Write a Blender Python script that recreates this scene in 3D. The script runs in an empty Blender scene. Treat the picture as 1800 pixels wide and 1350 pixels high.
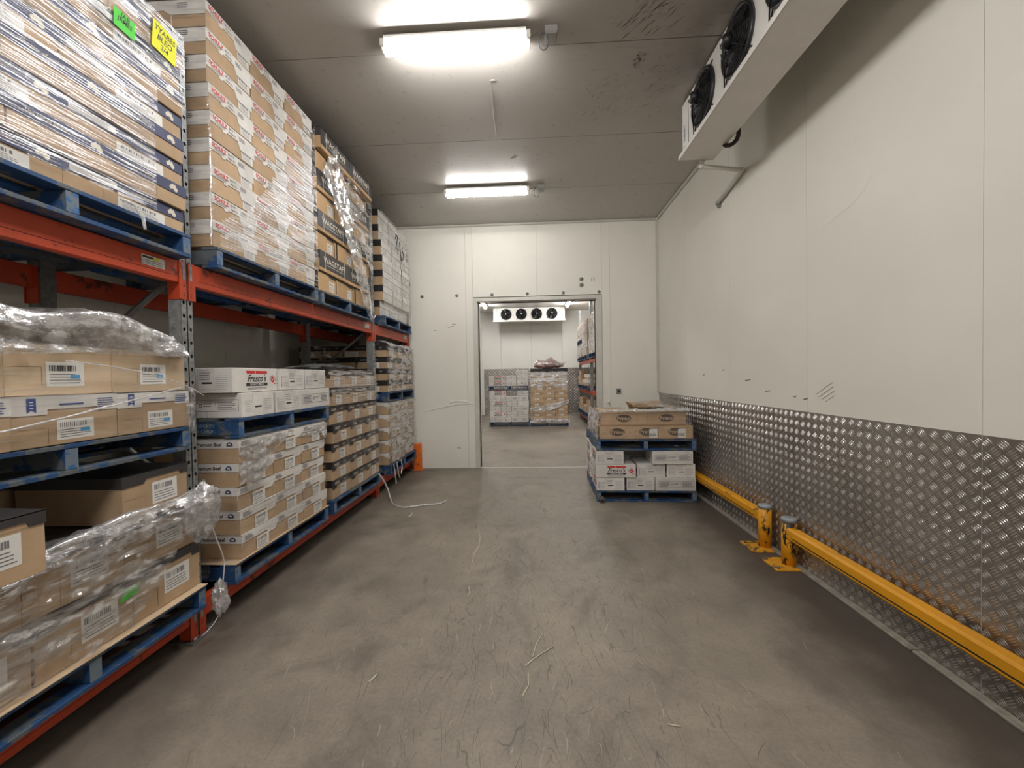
import bpy, bmesh, math, random
from mathutils import Vector, Matrix, noise
import numpy as np

random.seed(7)
C = bpy.context.scene.collection
SC = bpy.context.scene

# ------------------------------------------------------------------ camera, world, exposure
def camera():
    f, yaw, pitch, roll, H = 714.9, .0491, .0197, -.0177, 1.4859
    cy, sy = math.cos(yaw), math.sin(yaw)
    fw = Vector((-sy, cy, 0)); r = Vector((cy, sy, 0)); u = Vector((0, 0, 1))
    f2 = fw*math.cos(pitch) - u*math.sin(pitch); u2 = u*math.cos(pitch) + fw*math.sin(pitch)
    r3 = r*math.cos(roll) + u2*math.sin(roll); u3 = u2*math.cos(roll) - r*math.sin(roll)
    cd = bpy.data.cameras.new('camera'); co = bpy.data.objects.new('camera', cd); C.objects.link(co)
    cd.sensor_width = 36; cd.lens = f/1800*36; cd.clip_start = .02
    m = Matrix((r3, u3, -f2)).transposed().to_4x4(); m.translation = (0, 0, H)
    co.matrix_world = m
    SC.camera = co
camera()
w = bpy.data.worlds.new('world'); SC.world = w; w.use_nodes = True
w.node_tree.nodes['Background'].inputs[0].default_value = (.05, .05, .05, 1)
w.node_tree.nodes['Background'].inputs[1].default_value = .1
SC.view_settings.view_transform = 'Standard'; SC.view_settings.look = 'None'
SC.view_settings.gamma = 1; SC.view_settings.use_curve_mapping = False
SC.view_settings.exposure = 0.2
LAMP = 78.0           # radiance of the batten diffusers
LAMP_COL = (1, .98, .962)
FAR_LAMP = 100.0

# ------------------------------------------------------------------ materials
def srgb(r, g, b):
    f = lambda c: (c/255/12.92) if c/255 <= .04045 else ((c/255+.055)/1.055)**2.4
    return (f(r), f(g), f(b), 1)
_M = {}
class NT:
    def __init__(s, name):
        s.m = bpy.data.materials.new(name); s.m.use_nodes = True; s.t = s.m.node_tree
        s.b = s.t.nodes['Principled BSDF']; s.out = s.t.nodes['Material Output']
    def n(s, typ, **kw):
        x = s.t.nodes.new(typ)
        for k, v in kw.items(): setattr(x, k, v)
        return x
    def l(s, a, b): s.t.links.new(a, b)
    def coords(s, scale=(1, 1, 1), kind='Object', rot=(0, 0, 0)):
        tc = s.n('ShaderNodeTexCoord'); mp = s.n('ShaderNodeMapping')
        mp.inputs['Scale'].default_value = scale; mp.inputs['Rotation'].default_value = rot
        if kind == 'World':
            g = s.n('ShaderNodeNewGeometry'); s.l(g.outputs['Position'], mp.inputs['Vector'])
        else: s.l(tc.outputs[kind], mp.inputs['Vector'])
        return mp.outputs[0]
    def noise(s, vec, scale=5, detail=4, rough=.5, dist=0):
        x = s.n('ShaderNodeTexNoise'); s.l(vec, x.inputs['Vector'])
        x.inputs['Scale'].default_value = scale; x.inputs['Detail'].default_value = detail
        x.inputs['Roughness'].default_value = rough; x.inputs['Distortion'].default_value = dist
        return x.outputs['Fac']
    def ramp(s, fac, stops):
        x = s.n('ShaderNodeValToRGB'); s.l(fac, x.inputs[0]); e = x.color_ramp.elements
        while len(e) < len(stops): e.new(.5)
        for i, (p, c) in enumerate(stops):
            e[i].position = p; e[i].color = c if len(c) == 4 else (*c, 1)
        return x.outputs[0]
    def mix(s, fac, a, b, typ='MIX'):
        x = s.n('ShaderNodeMix', data_type='RGBA', blend_type=typ)
        if isinstance(fac, (int, float)): x.inputs[0].default_value = fac
        else: s.l(fac, x.inputs[0])
        for i, v in ((6, a), (7, b)):
            if isinstance(v, tuple): x.inputs[i].default_value = v
            else: s.l(v, x.inputs[i])
        return x.outputs[2]
    def math(s, op, a, b=0, c=None):
        x = s.n('ShaderNodeMath', operation=op)
        for i, v in enumerate((a, b) if c is None else (a, b, c)):
            if isinstance(v, (int, float)): x.inputs[i].default_value = v
            else: s.l(v, x.inputs[i])
        return x.outputs[0]
    def bump(s, h, strength=.3, dist=.01):
        x = s.n('ShaderNodeBump'); x.inputs['Strength'].default_value = strength
        x.inputs['Distance'].default_value = dist; s.l(h, x.inputs['Height'])
        s.l(x.outputs[0], s.b.inputs['Normal']); return x.outputs[0]
    def sep(s, v):
        x = s.n('ShaderNodeSeparateXYZ'); s.l(v, x.inputs[0]); return x.outputs

def mat(name, col, rough=.6, metal=0, var=.12, vs=6, bump=0, bs=60, spec=.5, kind='World'):
    if name in _M: return _M[name]
    t = NT(name); t.b.inputs['Roughness'].default_value = rough
    t.b.inputs['Metallic'].default_value = metal
    t.b.inputs['Specular IOR Level'].default_value = spec
    v = t.coords(kind=kind)
    if var:
        n = t.noise(v, vs, 5, .6)
        dark = tuple(c*(1-var*1.6) for c in col[:3])+(1,); light = tuple(min(1, c*(1+var)) for c in col[:3])+(1,)
        t.l(t.ramp(n, [(.3, dark), (.7, light)]), t.b.inputs['Base Color'])
    else: t.b.inputs['Base Color'].default_value = col
    if bump: t.bump(t.noise(v, bs, 4), bump, .004)
    _M[name] = t.m; return t.m

def worn(name, col, under, amount=.5, rough=.55, metal=0, scale=9, stretch=(1, 1, 1), bump=.25):
    """paint that has chipped and rubbed off in patches"""
    if name in _M: return _M[name]
    t = NT(name); v = t.coords(stretch, 'World')
    n = t.noise(v, scale, 8, .72); n2 = t.noise(v, scale*.35, 3)
    s = t.math('MULTIPLY_ADD', n2, .5, t.math('MULTIPLY', n, .75))
    mask = t.ramp(s, [(amount-.015, (0, 0, 0)), (amount+.015, (1, 1, 1))])
    big = t.noise(v, 2.5, 4)
    base = t.ramp(big, [(.3, tuple(c*.75 for c in col[:3])), (.7, tuple(min(1, c*1.12) for c in col[:3]))])
    t.l(t.mix(mask, base, under), t.b.inputs['Base Color'])
    t.b.inputs['Roughness'].default_value = rough; t.b.inputs['Metallic'].default_value = metal
    t.bump(n, bump, .003)
    _M[name] = t.m; return t.m

def kraft_mat(name, col):
    t = NT(name); v = t.coords((1, 1, 1), 'Object'); vw = t.coords((3, 3, 90), 'World')
    n = t.noise(vw, 3, 3); n2 = t.noise(t.coords((1, 1, 1), 'World'), 7, 4, .6)
    oi = t.n('ShaderNodeObjectInfo').outputs['Random']
    c = t.ramp(n2, [(.25, tuple(x*.84 for x in col[:3])), (.75, tuple(x*1.08 for x in col[:3]))])
    hs = t.n('ShaderNodeHueSaturation'); t.l(c, hs.inputs['Color'])
    t.l(t.math('MULTIPLY_ADD', oi, .24, .88), hs.inputs['Value'])
    t.l(hs.outputs[0], t.b.inputs['Base Color']); t.b.inputs['Roughness'].default_value = .72
    t.bump(n, .12, .002); return t.m
KRAFT = kraft_mat('kraft_board', srgb(184, 156, 124))
KRAFT_PALE = kraft_mat('pale_kraft_board', srgb(200, 176, 146))
KRAFT_ORANGE = kraft_mat('tan_board', srgb(190, 156, 114))
KRAFT_DARK = mat('dark_kraft_board', srgb(140, 108, 76), .8)  # darker brown for crease lines and tape
WHITE_BOARD = kraft_mat('white_board', srgb(222, 218, 212))
NAVY = mat('navy_print', srgb(62, 68, 100), .55, var=.1)
BLACK_LID = mat('black_board', srgb(38, 35, 36), .45, var=.15)
CHAR_LID = mat('charcoal_board', srgb(58, 55, 56), .5, var=.15)
PAPER = mat('label_paper', srgb(226, 224, 218), .5, var=.03)
INK = mat('black_ink', srgb(48, 46, 50), .6, var=0)
INK_GREY = mat('grey_ink', srgb(118, 116, 122), .6, var=0)
INK_BLUE = mat('blue_ink', srgb(52, 74, 140), .6, var=0)
INK_SKY = mat('sky_ink', srgb(60, 150, 205), .6, var=0)
INK_RED = mat('red_ink', srgb(205, 48, 48), .6, var=0)
INK_CREAM = mat('cream_ink', srgb(214, 206, 188), .6, var=0)
NOTE_Y = mat('yellow_paper', srgb(226, 226, 20), .6, var=.02)
NOTE_G = mat('green_paper', srgb(80, 205, 60), .6, var=.02)
DARK = mat('dark_gap', srgb(14, 13, 13), .9, var=0)
BLUE = worn('blue_pallet_paint', srgb(32, 70, 114), srgb(88, 94, 98), .63, .62, 0, 12, (1, 1, 1))
BLUE_EDGE = worn('blue_pallet_ends', srgb(50, 98, 150), srgb(104, 116, 128), .60, .7, 0, 40, (1, 1, 1))
WOOD_GREY = worn('grey_pallet_board', srgb(92, 96, 98), srgb(34, 84, 140), .66, .8, 0, 7, (1, 1, 1))
ORANGE = worn('orange_rack_paint', srgb(184, 66, 32), srgb(92, 44, 30), .73, .45, 0, 14, (1, 1, 1))
ORANGE2 = worn('orange_guard_paint', srgb(226, 110, 28), srgb(160, 74, 24), .72, .45, 0, 14)
GALV = mat('galvanised_steel', srgb(150, 152, 152), .42, .55, var=.25, vs=30, bump=.1)
GALV_D = mat('dull_galvanised_steel', srgb(112, 112, 112), .5, .5, var=.25, vs=30)
YELLOW = worn('yellow_rail_paint', srgb(238, 166, 22), srgb(40, 34, 26), .715, .42, 0, 16, (1, .35, 1))
YELLOW_C = worn('chipped_yellow_paint', srgb(236, 164, 26), srgb(38, 32, 26), .672, .45, 0, 11, (1.6, 1.6, .7))
YELLOW_F = worn('scuffed_yellow_paint', srgb(222, 158, 40), srgb(96, 78, 50), .66, .5, 0, 22)
CAP_GREY = mat('grey_steel_cap', srgb(160, 168, 174), .45, .3, vs=20)
BLACK_P = mat('black_plastic', srgb(26, 26, 28), .4, var=.1)
COPPER = mat('black_foam_lagging', srgb(44, 34, 30), .7)
WHITE_P = mat('white_pvc', srgb(216, 212, 204), .35, var=.04)
WHITE_MET = mat('white_coated_steel', srgb(222, 219, 213), .35, var=.03)
GREY_BOX = mat('grey_plastic', srgb(150, 148, 144), .4)

def panel_mat(name, col, rough=.34, dirt=None):
    t = NT(name); v = t.coords((1, 1, 1), 'World')
    n = t.noise(v, 1.1, 5, .6); n2 = t.noise(v, 14, 5, .6)
    c = t.ramp(n, [(.25, tuple(x*.95 for x in col[:3])), (.75, tuple(x*1.03 for x in col[:3]))])
    # thin scuffs
    vs_ = t.coords((1, 1, 3.2), 'World', (.3, .4, .2)); s = t.noise(vs_, 2.6, 6, .7, .8)
    line = t.math('LESS_THAN', t.math('ABSOLUTE', t.math('SUBTRACT', s, .5)), .0022)
    msk = t.math('GREATER_THAN', t.noise(v, 1.3, 3), .63)
    c = t.mix(t.math('MULTIPLY', t.math('MULTIPLY', line, msk), .45), c, tuple(x*.5 for x in col[:3])+(1,))
    if dirt:
        (cx, cy, sx, sy) = dirt
        p = t.sep(v)
        dx = t.math('DIVIDE', t.math('SUBTRACT', p[0], cx), sx); dy = t.math('DIVIDE', t.math('SUBTRACT', p[1], cy), sy)
        d = t.math('ADD', t.math('MULTIPLY', dx, dx), t.math('MULTIPLY', dy, dy))
        fall = t.ramp(d, [(0, (1, 1, 1)), (1, (0, 0, 0))])
        vr = t.coords((1, 8, 1), 'World', (0, 0, -.5)); st = t.noise(vr, 2.6, 8, .75, .6)
        stk = t.ramp(st, [(.53, (0, 0, 0)), (.62, (1, 1, 1))])
        c = t.mix(t.math('MULTIPLY', t.math('MULTIPLY', stk, fall), .12), c, srgb(40, 33, 28))
        c = t.mix(t.math('MULTIPLY', fall, .22), c, srgb(90, 76, 64))
    t.l(c, t.b.inputs['Base Color'])
    t.l(t.ramp(n2, [(.3, (rough*.85,)*3), (.7, (rough*1.2,)*3)]), t.b.inputs['Roughness'])
    t.b.inputs['Specular IOR Level'].default_value = .32
    t.bump(t.noise(v, .9, 2), .35, .05)
    return t.m
WALL = panel_mat('cream_steel_panel', srgb(229, 226, 216), .42)
WALL2 = panel_mat('grey_steel_panel', srgb(226, 224, 217), .42)
WALL_B = panel_mat('cream_steel_panel_matt', srgb(229, 226, 216), .62)
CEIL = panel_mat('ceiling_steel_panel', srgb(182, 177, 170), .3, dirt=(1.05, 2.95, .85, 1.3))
JOINT = mat('joint_seal', srgb(150, 144, 136), .6, var=0)
TRIM = mat('cream_trim', srgb(200, 197, 188), .4, var=.05)

def floor_mat():
    t = NT('worn_concrete'); v = t.coords((1, 1, 1), 'World')
    a = t.noise(v, .55, 6, .62, .3); b = t.noise(v, 3.2, 8, .7, .5); g = t.noise(v, 60, 4, .6)
    c = t.ramp(a, [(.30, srgb(100, 93, 85)), (.5, srgb(144, 135, 123)), (.70, srgb(176, 165, 148))])
    c2 = t.ramp(b, [(.28, srgb(104, 97, 89)), (.55, srgb(146, 137, 125)), (.8, srgb(176, 165, 148))])
    c = t.mix(.5, c, c2)
    c = t.mix(.22, c, t.ramp(g, [(.3, (.05, .045, .04)), (.7, (.5, .46, .4))]), 'OVERLAY')
    # grime beside the right-hand kerb
    p = t.sep(v)
    near = t.ramp(t.math('MULTIPLY_ADD', t.noise(v, 4, 5, .6), .5, t.math('SUBTRACT', p[0], 1.05)), [(.55, (0, 0, 0)), (.95, (1, 1, 1))])
    c = t.mix(t.math('MULTIPLY', near, .75), c, srgb(62, 55, 49))
    nl = t.ramp(t.math('MULTIPLY_ADD', t.noise(v, 3, 5, .6), .6, t.math('SUBTRACT', -1.35, p[0])), [(.35, (0, 0, 0)), (.8, (1, 1, 1))])
    c = t.mix(t.math('MULTIPLY', nl, .6), c, srgb(70, 61, 54))
    stain = t.ramp(t.noise(t.coords((1, .7, 1), 'World', (0, 0, .4)), 1.7, 7, .7, .8), [(.52, (0, 0, 0)), (.66, (1, 1, 1))])
    c = t.mix(t.math('MULTIPLY', stain, .45), c, srgb(84, 76, 68))
    # curved tyre and fork scratches, dark
    wide = t.ramp(t.math('ABSOLUTE', p[0]), [(.55, (.55, .55, .55)), (1.0, (.2, .2, .2))])
    for i, (sc, rot, st, th, lo, col, k) in enumerate([
            (1.9, .25, (2.6, .7, 1), .0024, .50, srgb(52, 46, 42), .75), (3.1, -.25, (2.8, .6, 1), .0024, .50, srgb(58, 50, 46), .7),
            (6.4, .1, (3.0, .6, 1), .0045, .53, srgb(60, 52, 46), .6), (3.6, .9, (1.6, 1, 1), .0028, .57, srgb(60, 54, 48), .55),
            (5.0, -.8, (2.0, .9, 1), .003, .60, srgb(196, 184, 162), .45)]):
        vv = t.coords(st, 'World', (0, 0, rot)); o = t.n('ShaderNodeVectorMath', operation='ADD'); t.l(vv, o.inputs[0]); o.inputs[1].default_value = (i*7.3, i*3.1, 0)
        s = t.noise(o.outputs[0], sc, 1.2, .5, .15)
        line = t.math('LESS_THAN', t.math('ABSOLUTE', t.math('SUBTRACT', s, .5)), th)
        msk = t.math('GREATER_THAN', t.noise(o.outputs[0], sc*1.7, 3, .6), lo)
        c = t.mix(t.math('MULTIPLY', t.math('MULTIPLY', line, msk), t.math('MULTIPLY', wide, k)), c, col)
    t.l(c, t.b.inputs['Base Color'])
    t.l(t.ramp(b, [(.3, (.42,)*3), (.7, (.62,)*3)]), t.b.inputs['Roughness'])
    t.b.inputs['Specular IOR Level'].default_value = .4
    t.bump(t.math('MULTIPLY_ADD', g, .3, b), .25, .006)
    return t.m
FLOOR = floor_mat()

def alu_mat(name, lo, hi, ra, rb):
    t = NT(name); v = t.coords((1, 1, 1), 'World')
    n = t.noise(v, 1.6, 5, .65); p = t.sep(v)
    c = t.ramp(n, [(.3, lo), (.7, hi)])
    t.l(c, t.b.inputs['Base Color']); t.b.inputs['Metallic'].default_value = .92
    t.l(t.ramp(t.noise(v, 5, 5, .6), [(.3, (ra,)*3), (.7, (rb,)*3)]), t.b.inputs['Roughness'])
    t.bump(t.noise(v, 9, 4), .12, .01)
    return t.m
ALU = alu_mat('aluminium_tread_plate', srgb(150, 144, 138), srgb(190, 185, 180), .30, .42)
ALU_BAR = alu_mat('polished_tread_bar', srgb(205, 202, 198), srgb(235, 232, 228), .16, .26)

def film_mat(name, lo=.03, hi=.6, streak=(1, 1, 55), rough=.14, milky=.2, slope=.0015, crinkle=0, wn=.8, cut=(.46, .6), fine=1.0):
    """clear stretch film: thin where it lies flat, denser along stretch lines and folds, glossy all over"""
    t = NT(name); v = t.coords(streak, 'World'); vc = t.coords((1, 1, 1), 'World')
    n = t.noise(v, 2.2*fine, 4, .6, .2); nc = t.noise(vc, 20, 4, .6, 1.0)
    h = t.math('MULTIPLY_ADD', nc, crinkle, n) if crinkle else n
    bp = t.n('ShaderNodeBump'); bp.inputs['Strength'].default_value = 1; bp.inputs['Distance'].default_value = slope
    t.l(h, bp.inputs['Height'])
    gl = t.n('ShaderNodeBsdfGlossy'); gl.inputs['Roughness'].default_value = rough; gl.inputs['Color'].default_value = (.85, .85, .87, 1); t.l(bp.outputs[0], gl.inputs['Normal'])
    df = t.n('ShaderNodeBsdfDiffuse'); df.inputs['Color'].default_value = (.86, .86, .86, 1); t.l(bp.outputs[0], df.inputs['Normal'])
    tl = t.n('ShaderNodeBsdfTranslucent'); tl.inputs['Color'].default_value = (.8, .8, .8, 1)
    dm = t.n('ShaderNodeMixShader'); dm.inputs[0].default_value = .35; t.l(df.outputs[0], dm.inputs[1]); t.l(tl.outputs[0], dm.inputs[2])
    m1 = t.n('ShaderNodeMixShader'); m1.inputs[0].default_value = milky; t.l(gl.outputs[0], m1.inputs[1]); t.l(dm.outputs[0], m1.inputs[2])
    tr = t.n('ShaderNodeBsdfTransparent'); m2 = t.n('ShaderNodeMixShader')
    cov = t.ramp(t.math('ADD', t.math('MULTIPLY', n, wn), t.math('MULTIPLY', t.noise(vc, 3.0, 4, .6, .5), 1-wn)), [(cut[0], (lo,)*3), (cut[1], (hi,)*3)])
    t.l(cov, m2.inputs[0]); t.l(tr.outputs[0], m2.inputs[1]); t.l(m1.outputs[0], m2.inputs[2])
    t.l(m2.outputs[0], t.out.inputs['Surface']); return t.m
FILM_STREAK = film_mat('stretch_film_taut', .03, .68, (1, 1.6, 80), .24, .14, .003, .12, .78, (.48, .57))
FILM_CREASE = film_mat('stretch_film_creased', .09, .72, (4, 3, 12), .15, .26, .005, .6, .7, (.45, .56))
FILM_LOOSE = film_mat('stretch_film_bunched', .20, .85, (7, 7, 10), .15, .40, .006, .8, .7, (.42, .55))
FILM_CLEAR = film_mat('stretch_film_clear', .03, .28, (2, 2, 30), .14, .15, .0012, .2)
FILM_MILK = film_mat('stretch_film_milky', .25, .62, (1, 1.5, 20), .2, .6, .0015, .2)
FILM_DENSE = film_mat('stretch_film_layered', .42, .95, (5, 5, 10), .15, .45, .006, .8, .7, (.42, .55))
FILM_WHITE = film_mat('stretch_film_white', .35, .95, (5, 5, 10), .18, .8, .004, .6, .7, (.42, .55))
ROPE_F = film_mat('stretch_film_rope', .6, .97, (20, 20, 20), .2, .75, .003, .5)

def emit(name, col, s):
    t = NT(name); e = t.n('ShaderNodeEmission'); e.inputs[0].default_value = (*col, 1); e.inputs[1].default_value = s
    t.l(e.outputs[0], t.out.inputs['Surface']); return t.m
GLOW = emit('lit_diffuser', LAMP_COL, LAMP)
GLOW_DIM = emit('lit_dimmed_diffuser', LAMP_COL, LAMP*.47)  # same lamp turned down so the back wall beside it stays unburnt
GLOW_BOOST = emit('lit_boosted_diffuser', LAMP_COL, LAMP*1.45)  # turned up for extra fill from the battens out of view
GLOW_FAR = emit('lit_far_diffuser', LAMP_COL, FAR_LAMP)

# ------------------------------------------------------------------ mesh helpers
class MB:
    def __init__(s): s.v = []; s.f = []; s.mi = []; s.mats = []; s.sm = []
    def m(s, mt):
        if mt not in s.mats: s.mats.append(mt)
        return s.mats.index(mt)
    def add(s, vs, fs, mt, smooth=False):
        o = len(s.v); i = s.m(mt); s.v += [tuple(a) for a in vs]
        for f in fs: s.f.append([a+o for a in f]); s.mi.append(i); s.sm.append(smooth)
    def box(s, x0, x1, y0, y1, z0, z1, mt, bev=0):
        if bev:
            b = bev; P = []
            for z, k in ((z0, b), (z0+b, 0), (z1-b, 0), (z1, b)):
                P += [(x0+k+b*0, y0+k, z), (x1-k, y0+k, z), (x1-k, y1-k, z), (x0+k, y1-k, z)]
            F = [[3, 2, 1, 0], [12, 13, 14, 15]]
            for r in range(3):
                for i in range(4): F.append([r*4+i, r*4+(i+1) % 4, r*4+4+(i+1) % 4, r*4+4+i])
            s.add(P, F, mt); return
        P = [(x0, y0, z0), (x1, y0, z0), (x1, y1, z0), (x0, y1, z0), (x0, y0, z1), (x1, y0, z1), (x1, y1, z1), (x0, y1, z1)]
        s.add(P, [[3, 2, 1, 0], [4, 5, 6, 7], [0, 1, 5, 4], [1, 2, 6, 5], [2, 3, 7, 6], [3, 0, 4, 7]], mt)
    def tube(s, pts, r, mt, n=8, cap=True, radii=None):
        pts = [Vector(p) for p in pts]; rings = []; up = Vector((0, 0, 1)); prev = None
        for i, p in enumerate(pts):
            d = (pts[min(i+1, len(pts)-1)]-pts[max(i-1, 0)]).normalized()
            a = d.cross(up) if abs(d.z) < .95 else d.cross(Vector((0, 1, 0)))
            if prev is not None and (prev - d*prev.dot(d)).length > .1: a = prev - d*prev.dot(d)
            a.normalize(); prev = a; b = d.cross(a); rr = radii[i] if radii else r
            rings.append([p+a*math.cos(2*math.pi*k/n)*rr+b*math.sin(2*math.pi*k/n)*rr for k in range(n)])
        V = [q for R_ in rings for q in R_]; F = []
        for i in range(len(pts)-1):
            for k in range(n): F.append([i*n+k, i*n+(k+1) % n, (i+1)*n+(k+1) % n, (i+1)*n+k])
        if cap: F += [list(range(n))[::-1], [(len(pts)-1)*n+k for k in range(n)]]
        s.add(V, F, mt, True)
    def torus(s, c, ax, R, r, mt, n=28, m=5):
        c = Vector(c); ax = Vector(ax).normalized(); a = ax.orthogonal().normalized(); b = ax.cross(a); V = []; F = []
        for i in range(n):
            t = 2*math.pi*i/n; d = a*math.cos(t)+b*math.sin(t)
            for k in range(m):
                q = 2*math.pi*k/m; V.append(c+d*(R+r*math.cos(q))+ax*r*math.sin(q))
        for i in range(n):
            for k in range(m): F.append([i*m+k, ((i+1) % n)*m+k, ((i+1) % n)*m+(k+1) % m, i*m+(k+1) % m])
        s.add(V, F, mt, True)
    def lathe(s, c, prof, mt, n=20, ax='z'):
        V = []; F = []
        for (r, h) in prof:
            for k in range(n):
                t = 2*math.pi*k/n; a, b = r*math.cos(t), r*math.sin(t)
                V.append((c[0]+a, c[1]+b, c[2]+h) if ax == 'z' else (c[0]+h, c[1]+a, c[2]+b) if ax == 'x' else (c[0]+b, c[1]+h, c[2]+a))
        for i in range(len(prof)-1):
            for k in range(n): F.append([i*n+k, i*n+(k+1) % n, (i+1)*n+(k+1) % n, (i+1)*n+k])
        F += [list(range(n))[::-1], [(len(prof)-1)*n+k for k in range(n)]]
        s.add(V, F, mt, True)
    def mesh(s, name):
        me = bpy.data.meshes.new(name); me.from_pydata(s.v, [], s.f)
        for mt in s.mats: me.materials.append(mt)
        me.polygons.foreach_set('material_index', s.mi); me.polygons.foreach_set('use_smooth', s.sm)
        me.update(); return me
    def obj(s, name, parent=None, **kw): return link(name, s.mesh(name), parent, **kw)

def link(name, data, parent=None, loc=None, rz=0, **tags):
    o = bpy.data.objects.new(name, data); C.objects.link(o)
    if loc is not None: o.location = loc
    if rz: o.rotation_euler = (0, 0, rz)
    if parent is not None: o.parent = parent
    for k, v in tags.items(): o[k] = v
    return o
def thing(name, label, cat, loc=(0, 0, 0), rz=0, group=None, **kw):
    o = link(name, None, None, loc, rz, label=label, category=cat)
    if group: o['group'] = group
    for k, v in kw.items(): o[k] = v
    return o
def structure(name, mb, parent=None, **kw): return mb.obj(name, parent, kind='structure', **kw)

_T = {}
def text2d(s, size=1.0, shear=0, sx=1.0, off=0):
    """glyph outlines of a word as flat polygons centred on the origin"""
    k = (s, shear, sx, off)
    if k not in _T:
        cu = bpy.data.curves.new('t', 'FONT'); cu.body = s; cu.size = 1; cu.shear = shear; cu.resolution_u = 2; cu.offset = off
        o = bpy.data.objects.new('t', cu); C.objects.link(o)
        me = bpy.data.meshes.new_from_object(o)
        V = [(v.co.x*sx, v.co.y) for v in me.vertices]; F = [list(p.vertices) for p in me.polygons]
        bpy.data.objects.remove(o); bpy.data.curves.remove(cu); bpy.data.meshes.remove(me)
        xs = [a for a, b in V]; ys = [b for a, b in V]; cx, cy = (min(xs)+max(xs))/2, (min(ys)+max(ys))/2
        _T[k] = ([(a-cx, b-cy) for a, b in V], F)
    V, F = _T[k]
    return [(a*size, b*size) for a, b in V], F

# ------------------------------------------------------------------ the room shell
XL, XR, YB, YF, ZC = -3.3, 2.014, 6.55, -5.0, 3.927
TH = .10                                   # thickness of the dividing wall
DX0, DX1, DZ = -.862, 1.04, 2.69           # door opening
FX0, FX1, FY1 = -5.2, 3.3, 15.5            # the room beyond

mb = MB(); mb.box(-6, 4.2, YF-.2, FY1+.3, -.15, 0, FLOOR)
flo = structure('floor', mb)
G1 = mat('dark_floor_scratch', srgb(92, 84, 76), .7, var=.1); G2_ = mat('mid_floor_scratch', srgb(110, 101, 91), .7, var=.1); G3_ = mat('pale_floor_scratch', srgb(176, 164, 148), .7, var=.1)
mb = MB(); rs = random.Random(5)
for k in range(1300):
    y = .85+4.2*rs.random()**1.5; x = rs.gauss(-.05, .62); 
    if abs(x) > 1.6: continue
    a = math.pi/2+rs.gauss(0, .30); L_ = rs.uniform(.03, .13)*(1+1.4*(rs.random() < .15)); w_ = rs.uniform(.0005, .0016); bend = rs.gauss(0, .5)
    P_ = []; px, py = x, y
    for q in range(4):
        P_.append((px, py)); px += math.cos(a)*L_/3; py += math.sin(a)*L_/3; a += bend/3
    z = .0006+.0006*rs.random(); V = []; F = []
    for q, (px, py) in enumerate(P_):
        ww = w_*(.3, 1, 1, .3)[q]; V += [(px-ww, py, z), (px+ww, py, z)]
    for q in range(3): F.append([2*q, 2*q+1, 2*q+3, 2*q+2])
    mb.add(V, F, rs.choice((G1, G1, G2_, G2_, G2_, G3_)))
mb.obj('scratch_marks', flo, kind='stuff')
# ceiling: a backing slab with its steel panels below it
mb = MB(); mb.box(-6, 4.2, YF-.2, FY1+.3, ZC+.05, ZC+.2, mat('dark_joint', srgb(88, 80, 72), .7, var=0))
ceil = structure('ceiling', mb)
ys = [YF] + [3.07-1.16*k for k in range(6, 0, -1)] + [3.07, 4.24, 5.37, YB]
for a, b in zip(ys[:-1], ys[1:]):
    mb = MB(); mb.box(XL, XR, a+.004, b-.004, ZC, ZC+.05, CEIL); mb.obj('ceiling_panel', ceil)
y = YB+TH
while y < FY1-.1:
    mb = MB(); mb.box(FX0, FX1, y+.002, min(y+1.5, FY1)-.002, ZC, ZC+.05, WALL2); mb.obj('ceiling_panel', ceil); y += 1.5
# creases pressed into the ceiling
def ridge(pts, wd, hgt, mt, name, parent, axis):
    """a low raised fold along a polyline; axis = direction it stands proud"""
    mb = MB(); ax = Vector(axis); V = []; F = []
    pts = [Vector(p) for p in pts]
    for i, p in enumerate(pts):
        d = (pts[min(i+1, len(pts)-1)]-pts[max(i-1, 0)]).normalized(); sd = d.cross(ax).normalized()*wd
        k = 0 if i in (0, len(pts)-1) else 1
        V += [p-sd, p+ax*hgt*k, p+sd]
    for i in range(len(pts)-1):
        F += [[i*3, i*3+1, i*3+4, i*3+3], [i*3+1, i*3+2, i*3+5, i*3+4]]
    mb.add(V, F, mt, True); return mb.obj(name, parent)
ridge([(-.31, 3.40, ZC+.001), (-.305, 3.6, ZC+.001), (-.312, 3.9, ZC+.001), (-.316, 4.2, ZC+.001)], .012, .012, CEIL, 'crease', ceil, (0, 0, -1))
ridge([(-.30, 2.55, ZC+.001), (-.31, 2.7, ZC+.001), (-.30, 2.84, ZC+.001)], .01, .01, CEIL, 'crease', ceil, (0, 0, -1))
ridge([(-.24, 3.40, ZC+.001), (-.28, 3.39, ZC+.001), (-.31, 3.40, ZC+.001)], .01, .01, CEIL, 'crease', ceil, (0, 0, -1))
ridge([(-.2, 4.62, ZC+.001), (-.16, 4.60, ZC+.001), (-.1, 4.58, ZC+.001)], .012, .010, CEIL, 'crease', ceil, (0, 0, -1))

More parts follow.
